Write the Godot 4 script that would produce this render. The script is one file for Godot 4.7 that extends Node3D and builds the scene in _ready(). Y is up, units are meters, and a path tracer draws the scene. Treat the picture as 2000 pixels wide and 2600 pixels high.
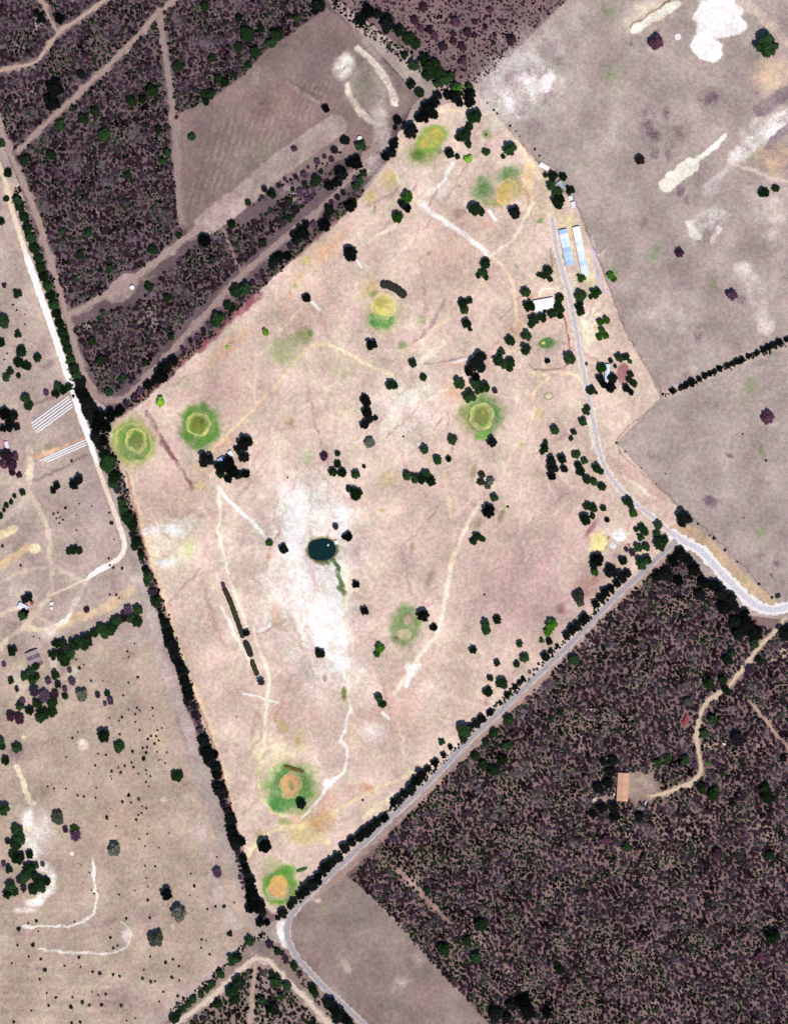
extends Node3D
# Dry farmland seen from high above: a bright fenced property between dirt roads, thorn scrub, pasture.
# Plan coordinates: 1 plan unit = 0.4 m, x to the east, y to the south, (1000, 1300) is the world origin.

const UNIT := 0.4
const WHITE := 0.7            # base colour of the palest sand and paint; every colour below is relative to it
const TS := 0.6               # texels of the ground map per plan unit
const EDGE := 200.0           # the ground map reaches this far past the surveyed plan
const TW := 1440
const TH := 1800

var sun_dir := Vector3(0.22, 1.0, 0.5)   # towards the sun
var rng := RandomNumberGenerator.new()
var used := {}

# ---------------------------------------------------------------- helpers
func w3(x: float, y: float, h := 0.0) -> Vector3:
	return Vector3((x - 1000.0) * UNIT, h, (y - 1300.0) * UNIT)

func tile(c: int, r: int, u: float, v: float) -> Vector2:   # survey sheet c, r (500 x 520 units, drawn 3.36 times larger)
	return Vector2(500.0 * c + u / 3.36, 520.0 * r + v / 3.36)

func lin(r: float, g: float, b: float) -> Color:
	var c := Color(r / 255.0, g / 255.0, b / 255.0).srgb_to_linear()
	return Color(c.r * WHITE, c.g * WHITE, c.b * WHITE)

func col(r: float, g: float, b: float) -> Color:
	return lin(r, g, b).linear_to_srgb()

var mats := {}
func mat(r: float, g: float, b: float, rough := 0.85, metal := 0.0) -> StandardMaterial3D:
	var key := "%d %d %d %f %f" % [int(r), int(g), int(b), rough, metal]
	if not mats.has(key):
		var m := StandardMaterial3D.new()
		m.albedo_color = col(r, g, b)
		m.roughness = rough
		m.metallic = metal
		mats[key] = m
	return mats[key]

func numbered(called: String) -> String:
	var n: int = used.get(called, 0)
	used[called] = n + 1
	return called if n == 0 else "%s_%03d" % [called, n]

func tag(o: Node, label: String, category: String, group := "", kind := "") -> void:
	o.set_meta("label", label)
	o.set_meta("category", category)
	if group: o.set_meta("group", group)
	if kind: o.set_meta("kind", kind)

func thing(called: String, label: String, category: String, at: Vector3, turn := 0.0, group := "") -> Node3D:
	var o := Node3D.new()
	o.name = numbered(called)
	add_child(o)
	o.position = at
	o.rotation.y = turn
	tag(o, label, category, group)
	return o

func part(called: String, mesh: Mesh, m: Material, parent: Node, at := Vector3.ZERO, basis_ := Basis()) -> MeshInstance3D:
	var o := MeshInstance3D.new()
	o.name = called
	o.mesh = mesh
	if m: o.material_override = m
	o.transform = Transform3D(basis_, at)
	parent.add_child(o, true)
	return o

func mesh_of(v: PackedVector3Array, colors := PackedColorArray(), uv := PackedVector2Array(), index := PackedInt32Array(), normals := PackedVector3Array()) -> ArrayMesh:
	var a := []
	a.resize(Mesh.ARRAY_MAX)
	a[Mesh.ARRAY_VERTEX] = v
	if colors.size(): a[Mesh.ARRAY_COLOR] = colors
	if uv.size(): a[Mesh.ARRAY_TEX_UV] = uv
	if index.size(): a[Mesh.ARRAY_INDEX] = index
	if normals.size(): a[Mesh.ARRAY_NORMAL] = normals
	var m := ArrayMesh.new()
	m.add_surface_from_arrays(Mesh.PRIMITIVE_TRIANGLES, a)
	return m

func box(sx: float, sy: float, sz: float) -> BoxMesh:
	var b := BoxMesh.new()
	b.size = Vector3(sx, sy, sz)
	return b

func noise(freq: float, seed_: int, octaves := 3, cell := false) -> FastNoiseLite:
	var n := FastNoiseLite.new()
	n.seed = seed_
	n.frequency = freq
	n.noise_type = FastNoiseLite.TYPE_CELLULAR if cell else FastNoiseLite.TYPE_SIMPLEX_SMOOTH
	n.fractal_octaves = octaves
	return n

func curve(p: PackedVector2Array, step := 5.0) -> PackedVector2Array:   # Catmull-Rom through the points
	var out := PackedVector2Array()
	for i in p.size() - 1:
		var a := p[max(i - 1, 0)]; var b := p[i]; var c := p[i + 1]; var d := p[min(i + 2, p.size() - 1)]
		var n := maxi(1, int(b.distance_to(c) / step))
		for k in n:
			out.append(b.cubic_interpolate(c, a, d, float(k) / n))
	out.append(p[p.size() - 1])
	return out

func pv(a: Array) -> PackedVector2Array:
	var out := PackedVector2Array()
	for i in range(0, a.size(), 2):
		out.append(Vector2(a[i], a[i + 1]))
	return out

func tv(c: int, r: int, a: Array) -> PackedVector2Array:
	var out := PackedVector2Array()
	for i in range(0, a.size(), 2):
		out.append(tile(c, r, a[i], a[i + 1]))
	return out

# ---------------------------------------------------------------- ground map: soil, dry grass, bleached sand and trodden tracks
var gr := PackedFloat32Array()
var gg := PackedFloat32Array()
var gb := PackedFloat32Array()
var mask := PackedFloat32Array()
var dens := PackedByteArray()
var touched := PackedInt32Array()
var warp_x: PackedByteArray
var warp_y: PackedByteArray
var patch_n: PackedByteArray
var fine_n: PackedByteArray

func noise_bytes(freq: float, seed_: int, octaves: int) -> PackedByteArray:
	var im := noise(freq, seed_, octaves).get_image(TW, TH)
	return im.get_data()

func start_map() -> void:
	gr.resize(TW * TH); gg.resize(TW * TH); gb.resize(TW * TH); mask.resize(TW * TH); dens.resize(TW * TH)
	warp_x = noise_bytes(0.05, 11, 3)
	warp_y = noise_bytes(0.05, 12, 3)
	patch_n = noise_bytes(0.03, 13, 4)
	fine_n = noise_bytes(0.24, 14, 3)

func rows_of(p: PackedVector2Array, each: Callable) -> void:
	var q := PackedVector2Array()
	var lo := 1e9
	var hi := -1e9
	for v in p:
		q.append((v + Vector2(EDGE, EDGE)) * TS)
		lo = minf(lo, q[-1].y); hi = maxf(hi, q[-1].y)
	for y in range(maxi(0, int(lo)), mini(TH - 1, int(hi)) + 1):
		var xs: Array[float] = []
		var yy := y + 0.5
		for i in q.size():
			var a := q[i]; var b := q[(i + 1) % q.size()]
			if (a.y <= yy) != (b.y <= yy):
				xs.append(a.x + (yy - a.y) / (b.y - a.y) * (b.x - a.x) + rng.randf_range(-0.9, 0.9))
		xs.sort()
		for k in range(0, xs.size() - 1, 2):
			var x0 := clampi(int(xs[k]), 0, TW)
			var x1 := clampi(int(xs[k + 1]), 0, TW)
			if x1 > x0: each.call(y * TW + x0, y * TW + x1)

func field(p: PackedVector2Array, r: float, g: float, b: float) -> void:
	rows_of(p, func(a: int, z: int):
		for i in range(a, z):
			gr[i] = r; gg[i] = g; gb[i] = b)

func scrub_field(p: PackedVector2Array, share: float) -> void:
	var v := int(share * 255.0)
	rows_of(p, func(a: int, z: int):
		for i in range(a, z): dens[i] = v)

func stroke_mask(p: PackedVector2Array, w: float, feather: float, wob: float) -> void:
	touched.clear()
	var W := w * TS
	var F := maxf(feather * TS, 0.6)
	var R := W + F + wob
	for k in p.size() - 1:
		var a := (p[k] + Vector2(EDGE, EDGE)) * TS
		var b := (p[k + 1] + Vector2(EDGE, EDGE)) * TS
		var ab := b - a
		var l2 := maxf(ab.length_squared(), 1e-6)
		for y in range(maxi(0, int(minf(a.y, b.y) - R)), mini(TH - 1, int(maxf(a.y, b.y) + R)) + 1):
			for x in range(maxi(0, int(minf(a.x, b.x) - R)), mini(TW - 1, int(maxf(a.x, b.x) + R)) + 1):
				var i := y * TW + x
				var px := x + (warp_x[i] - 128) * wob * 0.012 - a.x
				var py := y + (warp_y[i] - 128) * wob * 0.012 - a.y
				var t := clampf((px * ab.x + py * ab.y) / l2, 0.0, 1.0)
				px -= ab.x * t
				py -= ab.y * t
				var d := (W + F - sqrt(px * px + py * py)) / F
				if d > 0.0:
					if mask[i] == 0.0: touched.append(i)
					if d > mask[i]: mask[i] = minf(d, 1.0)

func apply_mask(c: Array, strength: float, rough: float) -> void:
	for i in touched:
		var a := clampf(mask[i] * strength * (1.0 + rough * (patch_n[i] - 128) * 0.006 + rough * (fine_n[i] - 128) * 0.0045), 0.0, 1.0)
		mask[i] = 0.0
		gr[i] += (c[0] - gr[i]) * a
		gg[i] += (c[1] - gg[i]) * a
		gb[i] += (c[2] - gb[i]) * a

func track(p: PackedVector2Array, w: float, c: Array, strength := 0.7, feather := 3.0, rough := 0.7, wob := 2.0) -> void:
	stroke_mask(curve(p, 16.0), w, feather, wob)
	apply_mask(c, strength, rough)

func clear_scrub(p: PackedVector2Array, w: float) -> void:
	stroke_mask(curve(p, 16.0), w, 1.5, 2.0)
	for i in touched:
		dens[i] = int(dens[i] * (1.0 - mask[i]))
		mask[i] = 0.0

func blob(x: float, y: float, rx: float, ry: float, turn: float, c: Array, strength := 0.7, feather := 0.6, rough := 0.8, hollow := 0.0, clear := false) -> void:
	var cx := (x + EDGE) * TS
	var cy := (y + EDGE) * TS
	var R := maxf(rx, ry) * TS * 1.15 + 3.0
	var ca := cos(deg_to_rad(turn)); var sa := sin(deg_to_rad(turn))
	var wob := minf(rx, ry) * TS * 0.0013
	for yy in range(maxi(0, int(cy - R)), mini(TH - 1, int(cy + R)) + 1):
		for xx in range(maxi(0, int(cx - R)), mini(TW - 1, int(cx + R)) + 1):
			var i := yy * TW + xx
			var px := xx - cx + (warp_x[i] - 128) * wob
			var py := yy - cy + (warp_y[i] - 128) * wob
			var u := (px * ca + py * sa) / (rx * TS)
			var v := (py * ca - px * sa) / (ry * TS)
			var q := sqrt(u * u + v * v)
			var d := (1.0 - q) / feather
			if hollow > 0.0: d = minf(d, (q - hollow) / feather * 1.4)
			if d <= 0.0: continue
			if clear:
				dens[i] = int(dens[i] * (1.0 - minf(d, 1.0)))
				continue
			d = minf(d, 1.0)
			d = d * d * (3.0 - 2.0 * d) * 0.55 + d * 0.45
			var a := clampf(d * strength * (1.0 + rough * (patch_n[i] - 128) * 0.006 + rough * (fine_n[i] - 128) * 0.0045), 0.0, 1.0)
			gr[i] += (c[0] - gr[i]) * a
			gg[i] += (c[1] - gg[i]) * a
			gb[i] += (c[2] - gb[i]) * a

func ring(x: float, y: float, rx: float, ry: float, turn: float, c: Array, width := 2.0, strength := 0.8) -> void:
	var p := PackedVector2Array()
	var k := deg_to_rad(turn)
	for i in 41:
		var a := TAU * i / 40.0
		p.append(Vector2(x, y) + Vector2(cos(a) * rx, sin(a) * ry).rotated(k))
	stroke_mask(p, width * 0.5, width * 0.8, 2.0)
	apply_mask(c, strength, 1.0)

func finish_map() -> ImageTexture:
	var grain := noise_bytes(0.42, 21, 2)
	var coarse := noise_bytes(0.012, 22, 4)
	var mid := noise_bytes(0.11, 23, 4)
	var hue := noise_bytes(0.025, 24, 5)
	var out := PackedByteArray()
	out.resize(TW * TH * 3)
	for i in TW * TH:
		var k := 1.0 + (grain[i] - 128) * 0.0012 + (coarse[i] - 128) * 0.0010 + (mid[i] - 128) * 0.0008 + (patch_n[i] - 128) * 0.0004
		var h := (hue[i] - 128) * 0.00022
		out[3 * i] = clampi(int(gr[i] * (k + h * 0.5)), 0, 255)
		out[3 * i + 1] = clampi(int(gg[i] * (k - h)), 0, 255)
		out[3 * i + 2] = clampi(int(gb[i] * (k + h * 0.3)), 0, 255)
	return ImageTexture.create_from_image(Image.create_from_data(TW, TH, false, Image.FORMAT_RGB8, out))

# ---------------------------------------------------------------- terrain relief: knolls, the pond basin
var knolls := []      # x, y, radius (plan units), height (m)

func relief(x: float, y: float) -> float:
	var h := 0.0
	for k in knolls:
		var dx: float = (x - k[0]) / k[2]
		var dy: float = (y - k[1]) / k[2]
		var d := dx * dx + dy * dy
		if k.size() > 4: d = pow(pow(absf(dx), 3.0) + pow(absf(dy) * k[4], 3.0), 0.667)
		if d < 1.0:
			h += k[3] * (1.0 - d) * (1.0 - d)
	return h

func build_ground(tex: Texture2D) -> void:
	var nx := 300
	var ny := 375
	var v := PackedVector3Array(); var uv := PackedVector2Array(); var idx := PackedInt32Array(); var nrm := PackedVector3Array()
	for j in ny + 1:
		for i in nx + 1:
			var x := -EDGE + 2400.0 * i / nx
			var y := -EDGE + 3000.0 * j / ny
			v.append(w3(x, y, relief(x, y)))
			uv.append(Vector2(float(i) / nx, float(j) / ny))
			nrm.append(Vector3((relief(x - 2, y) - relief(x + 2, y)) / (4 * UNIT), 1.0, (relief(x, y - 2) - relief(x, y + 2)) / (4 * UNIT)).normalized())
	for j in ny:
		for i in nx:
			var a := j * (nx + 1) + i
			idx.append_array([a, a + 1, a + nx + 2, a, a + nx + 2, a + nx + 1])
	var m := mesh_of(v, PackedColorArray(), uv, idx, nrm)
	var far := PackedVector3Array()   # the same land, on to the horizon
	var inner := [w3(-EDGE, -EDGE), w3(2400 - EDGE, -EDGE), w3(2400 - EDGE, 3000 - EDGE), w3(-EDGE, 3000 - EDGE)]
	var outer := [Vector3(-9000, 0, -9000), Vector3(9000, 0, -9000), Vector3(9000, 0, 9000), Vector3(-9000, 0, 9000)]
	for k in 4:
		var n := (k + 1) % 4
		far.append_array([outer[k], outer[n], inner[n], outer[k], inner[n], inner[k]])
	var a2 := []
	a2.resize(Mesh.ARRAY_MAX)
	a2[Mesh.ARRAY_VERTEX] = far
	m.add_surface_from_arrays(Mesh.PRIMITIVE_TRIANGLES, a2)
	var soil := StandardMaterial3D.new()
	soil.albedo_texture = tex
	soil.albedo_color = Color(WHITE, WHITE, WHITE).linear_to_srgb()
	soil.roughness = 1.0
	soil.metallic_specular = 0.1
	soil.texture_repeat = false
	m.surface_set_material(0, soil)
	var nt := NoiseTexture2D.new()
	nt.width = 512; nt.height = 512; nt.seamless = true
	nt.noise = noise(0.02, 5, 5)
	var ramp := Gradient.new()
	ramp.set_color(0, Color(0.42, 0.36, 0.33)); ramp.set_color(1, Color(0.72, 0.64, 0.58))
	nt.color_ramp = ramp
	var plain := StandardMaterial3D.new()
	plain.albedo_texture = nt
	plain.albedo_color = soil.albedo_color
	plain.uv1_triplanar = true; plain.uv1_world_triplanar = true
	plain.uv1_scale = Vector3(0.004, 0.004, 0.004)
	plain.roughness = 1.0
	m.surface_set_material(1, plain)
	var o := part("ground", m, null, self)
	tag(o, "dry pinkish farmland with pasture, bleached sand and trodden tracks", "ground", "", "structure")

# ---------------------------------------------------------------- roads: ribbons a few centimetres above the soil
var grain_tex: NoiseTexture2D
func ribbon_mat() -> StandardMaterial3D:
	var m := StandardMaterial3D.new()
	m.vertex_color_use_as_albedo = true
	m.albedo_texture = grain_tex
	m.uv1_triplanar = true; m.uv1_world_triplanar = true
	m.uv1_scale = Vector3(0.03, 0.03, 0.03)
	m.roughness = 1.0
	m.metallic_specular = 0.15
	return m

func ribbon(called: String, label: String, p: Array, h: float, m: Material, wobble := 0.18, rutted := true) -> void:
	# p: x, y, half width, r, g, b for each point
	var mid := PackedVector2Array(); var val := []
	var n := p.size() / 6
	for k in n:
		mid.append(Vector2(p[6 * k], p[6 * k + 1]))
	var pts := PackedVector2Array()
	for i in n - 1:
		var a := mid[max(i - 1, 0)]; var d := mid[min(i + 2, n - 1)]
		var steps := maxi(1, int(mid[i].distance_to(mid[i + 1]) / 4.0))
		for k in steps + (1 if i == n - 2 else 0):
			var t := float(k) / steps
			pts.append(mid[i].cubic_interpolate(mid[i + 1], a, d, t))
			var row := []
			for q in 4: row.append(lerpf(p[6 * i + 2 + q], p[6 * i + 8 + q], t))
			val.append(row)
	var nz := noise(0.06, hash(called + label) % 1000, 3)
	var v := PackedVector3Array(); var c := PackedColorArray(); var idx := PackedInt32Array()
	var cols := [-1.0, -0.72, -0.42, -0.12, 0.12, 0.42, 0.72, 1.0]
	var worn := [0.9, 0.97, 1.05, 0.93, 0.93, 1.05, 0.97, 0.9] if rutted else [0.98, 1.0, 1.02, 1.0, 1.0, 1.02, 1.0, 0.98]
	for i in pts.size():
		var dir := (pts[min(i + 1, pts.size() - 1)] - pts[max(i - 1, 0)]).normalized()
		var side := Vector2(-dir.y, dir.x)
		var wl: float = val[i][0] * (1.0 + wobble * 2.4 * nz.get_noise_2d(pts[i].x, pts[i].y))
		var wr: float = val[i][0] * (1.0 + wobble * 2.4 * nz.get_noise_2d(pts[i].y + 900.0, pts[i].x))
		for k in 8:
			var q: Vector2 = pts[i] + side * cols[k] * (wl if k > 3 else wr)
			v.append(w3(q.x, q.y, h + 0.02 * (1.0 - absf(cols[k]))))
			var s: float = worn[k] * (1.0 + 0.16 * nz.get_noise_2d(q.x * 3.0, q.y * 3.0 + 500.0))
			var cc := lin(minf(255.0, val[i][1] * s), minf(255.0, val[i][2] * s), minf(255.0, val[i][3] * s))
			c.append(cc)
	for i in pts.size() - 1:
		for s in 7:
			var a := 8 * i + s
			idx.append_array([a, a + 9, a + 1, a, a + 8, a + 9])
	var nrm := PackedVector3Array()
	nrm.resize(v.size()); nrm.fill(Vector3.UP)
	var o := part(numbered(called), mesh_of(v, c, PackedVector2Array(), idx, nrm), m, self)
	tag(o, label, "road", "", "structure")

# ---------------------------------------------------------------- vegetation meshes (unit radius)
var ico_v := PackedVector3Array()
func make_ico() -> void:
	var t := (1.0 + sqrt(5.0)) / 2.0
	var b := [Vector3(-1, t, 0), Vector3(1, t, 0), Vector3(-1, -t, 0), Vector3(1, -t, 0), Vector3(0, -1, t), Vector3(0, 1, t), Vector3(0, -1, -t), Vector3(0, 1, -t), Vector3(t, 0, -1), Vector3(t, 0, 1), Vector3(-t, 0, -1), Vector3(-t, 0, 1)]
	var f := [0, 11, 5, 0, 5, 1, 0, 1, 7, 0, 7, 10, 0, 10, 11, 1, 5, 9, 5, 11, 4, 11, 10, 2, 10, 7, 6, 7, 1, 8, 3, 9, 4, 3, 4, 2, 3, 2, 6, 3, 6, 8, 3, 8, 9, 4, 9, 5, 2, 4, 11, 6, 2, 10, 8, 6, 7, 9, 8, 1]
	for i in range(0, 60, 3):
		var p: Vector3 = b[f[i]].normalized(); var q: Vector3 = b[f[i + 1]].normalized(); var r: Vector3 = b[f[i + 2]].normalized()
		var pq := (p + q).normalized(); var qr := (q + r).normalized(); var rp := (r + p).normalized()
		ico_v.append_array([p, rp, pq, q, pq, qr, r, qr, rp, pq, rp, qr])   # clockwise seen from outside

func leafy(seed_: int, lobes: int, core: float, leaves: int, size: float, squash: float, spread := 0.56) -> ArrayMesh:
	var g := RandomNumberGenerator.new()
	g.seed = seed_
	var nz := noise(2.2, seed_, 2)
	var cs := [Vector3.ZERO]; var rs := [0.58]
	for k in lobes:
		var a := TAU * (k + g.randf_range(-0.35, 0.35)) / lobes
		var d := spread * g.randf_range(0.8, 1.12)
		cs.append(Vector3(cos(a) * d, g.randf_range(-0.3, 0.22), sin(a) * d)); rs.append(g.randf_range(0.27, 0.46))
	var v := PackedVector3Array(); var c := PackedColorArray()
	var total := 0.0
	for r in rs: total += r * r
	for k in cs.size():
		for p in ico_v:
			var q: Vector3 = cs[k] + p * rs[k] * core * (1.0 + 0.45 * nz.get_noise_3dv(p * 1.3 + cs[k] * 5.0))
			v.append(Vector3(q.x, q.y * squash, q.z))
		for j in ico_v.size() / 3:
			var s := g.randf_range(0.55, 0.95)
			c.append_array([Color(s, s, s), Color(s, s, s), Color(s, s, s)])
		var n := int(leaves * rs[k] * rs[k] / total)
		for j in n:
			var dir := Vector3(g.randfn(), g.randfn() + 0.25, g.randfn()).normalized()
			var q: Vector3 = cs[k] + dir * rs[k] * g.randf_range(0.82, 1.14)
			q.y *= squash
			var up := (dir + Vector3(g.randfn(), g.randfn(), g.randfn()) * 0.55).normalized()
			var e := up.cross(Vector3(g.randfn(), g.randfn(), g.randfn())).normalized() * size * g.randf_range(0.6, 1.25)
			var h := up.cross(e).normalized() * size * g.randf_range(0.5, 1.0)
			v.append_array([q - e, q + h, q + e, q - e, q + e, q - h])
			var s := g.randf_range(0.5, 1.0)
			var tint := Color(s * g.randf_range(0.85, 1.0), s, s * g.randf_range(0.8, 1.0))
			for z in 6: c.append(tint)
	return mesh_of(v, c)

func twiggy(seed_: int, twigs: int, squash: float) -> ArrayMesh:   # a leafless crown: long thin twigs round a few boughs
	var g := RandomNumberGenerator.new()
	g.seed = seed_
	var v := PackedVector3Array(); var c := PackedColorArray()
	var hubs := [Vector3.ZERO]
	for k in 6:
		var a := TAU * (k + g.randf_range(-0.3, 0.3)) / 6.0
		hubs.append(Vector3(cos(a) * 0.5, g.randf_range(-0.15, 0.2), sin(a) * 0.5) * g.randf_range(0.7, 1.1))
	for k in twigs:
		var a: Vector3 = hubs[g.randi() % hubs.size()] * g.randf_range(0.5, 1.0)
		var dir := Vector3(g.randfn(), g.randfn() * 0.7 + 0.2, g.randfn()).normalized()
		var b := a + dir * g.randf_range(0.28, 0.5)
		var s := dir.cross(Vector3(g.randfn(), g.randfn(), g.randfn())).normalized() * g.randf_range(0.03, 0.075)
		a.y *= squash; b.y *= squash
		v.append_array([a - s, b, a + s])
		var t := g.randf_range(0.55, 1.0)
		for z in 3: c.append(Color(t, t, t))
	return mesh_of(v, c)

func trunk_mesh() -> ArrayMesh:   # unit tree: trunk from the ground to the crown's heart, four limbs
	var v := PackedVector3Array()
	var tube := func(a: Vector3, b: Vector3, ra: float, rb: float):
		var d := (b - a).normalized()
		var e := d.cross(Vector3(0.3, 0.1, 1.0)).normalized(); var f := d.cross(e)
		for k in 6:
			var t0 := TAU * k / 6.0; var t1 := TAU * (k + 1) / 6.0
			var p0 := e * cos(t0) + f * sin(t0); var p1 := e * cos(t1) + f * sin(t1)
			v.append_array([a + p0 * ra, b + p0 * rb, b + p1 * rb, a + p0 * ra, b + p1 * rb, a + p1 * ra])
	tube.call(Vector3(0, -0.02, 0), Vector3(0.03, 0.5, 0.02), 0.09, 0.06)
	for k in 4:
		var a := TAU * k / 4.0 + 0.4
		tube.call(Vector3(0.03, 0.46, 0.02), Vector3(cos(a) * 0.5, 0.95, sin(a) * 0.5), 0.05, 0.02)
	return mesh_of(v)

var crowns := []
var bare := []
var bushes := []
var trunk: ArrayMesh
var leaf_mats := {}
var bark: StandardMaterial3D

func make_plants() -> void:
	make_ico()
	for k in 8: crowns.append(leafy(100 + k, 6 + k % 4, 0.84, 300, 0.1, 0.8))
	for k in 4: bare.append(twiggy(200 + k, 900, 0.8))
	for k in 4: bushes.append(leafy(300 + k, 4, 0.86, 70, 0.17, 0.75, 0.42))
	trunk = trunk_mesh()
	bark = mat(105, 88, 74, 0.95)
	for k in LEAF:
		var m := StandardMaterial3D.new()
		var c: Array = LEAF[k]
		m.albedo_color = col(c[0], c[1], c[2])
		m.vertex_color_use_as_albedo = true
		m.roughness = 0.9
		m.metallic_specular = 0.1
		leaf_mats[k] = [m]
		for s in [0.7, 1.4]:   # no two trees quite the same green
			var n: StandardMaterial3D = m.duplicate()
			n.albedo_color = col(c[0] * s, c[1] * (s * 0.9 + 0.1), c[2] * s)
			leaf_mats[k].append(n)

const LEAF := {
	"g": [40, 62, 36], "k": [24, 28, 26], "m": [58, 104, 30], "l": [120, 170, 60], "s": [92, 96, 84], "p": [98, 76, 98], "r": [82, 54, 70], "b": [52, 56, 48], "v": [126, 112, 124],
}
const LOOK := {
	"g": "dark green tree", "k": "near-black tree", "m": "bright green tree", "l": "lime green shrub", "s": "grey-green tree", "p": "leafless purple-grey tree", "r": "dark plum-coloured tree", "b": "small dark bush",
}
const CALLED := {
	"g": "evergreen_tree", "k": "evergreen_tree", "m": "evergreen_tree", "l": "lime_shrub", "s": "evergreen_tree", "p": "leafless_tree", "r": "plum_tree", "b": "bush",
}

const ONES := ["", "first", "second", "third", "fourth", "fifth", "sixth", "seventh", "eighth", "ninth", "tenth", "eleventh", "twelfth", "thirteenth", "fourteenth", "fifteenth", "sixteenth", "seventeenth", "eighteenth", "nineteenth"]
const TENTHS := ["", "", "twentieth", "thirtieth", "fortieth", "fiftieth", "sixtieth", "seventieth", "eightieth", "ninetieth"]
const TENS := ["", "", "twenty", "thirty", "forty", "fifty", "sixty", "seventy", "eighty", "ninety"]
func ordinal(n: int) -> String:
	if n < 20: return ONES[n]
	if n % 10 == 0: return TENTHS[n / 10]
	return TENS[n / 10] + "-" + ONES[n % 10]

func plant(called: String, kind: String, label: String, group: String, x: float, y: float, r: float) -> void:
	var size := r * UNIT
	var o := thing(called, label, "bush" if kind == "b" or kind == "l" else "tree", w3(x, y, relief(x, y)), rng.randf() * TAU, group)
	if kind == "b" or kind == "l":
		o.scale = Vector3(size, size * rng.randf_range(0.85, 1.1), size)
		part("foliage", bushes[rng.randi() % 4], leaf_mats[kind][[0, 0, 1, 2, 2][rng.randi() % 5]], o, Vector3(0, 0.5, 0))
		part("stem", trunk, bark, o, Vector3.ZERO, Basis().scaled(Vector3(0.6, 0.6, 0.6)))
		return
	if called == "hedgerow_tree": size *= 1.14
	o.scale = Vector3(size, size * rng.randf_range(0.8, 1.1), size)
	part("trunk", trunk, bark, o)
	part("crown", bare[rng.randi() % 4] if kind == "p" else crowns[rng.randi() % 8], leaf_mats[kind][[0, 0, 1, 2, 2][rng.randi() % 5]], o, Vector3(0, 0.95, 0))

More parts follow.
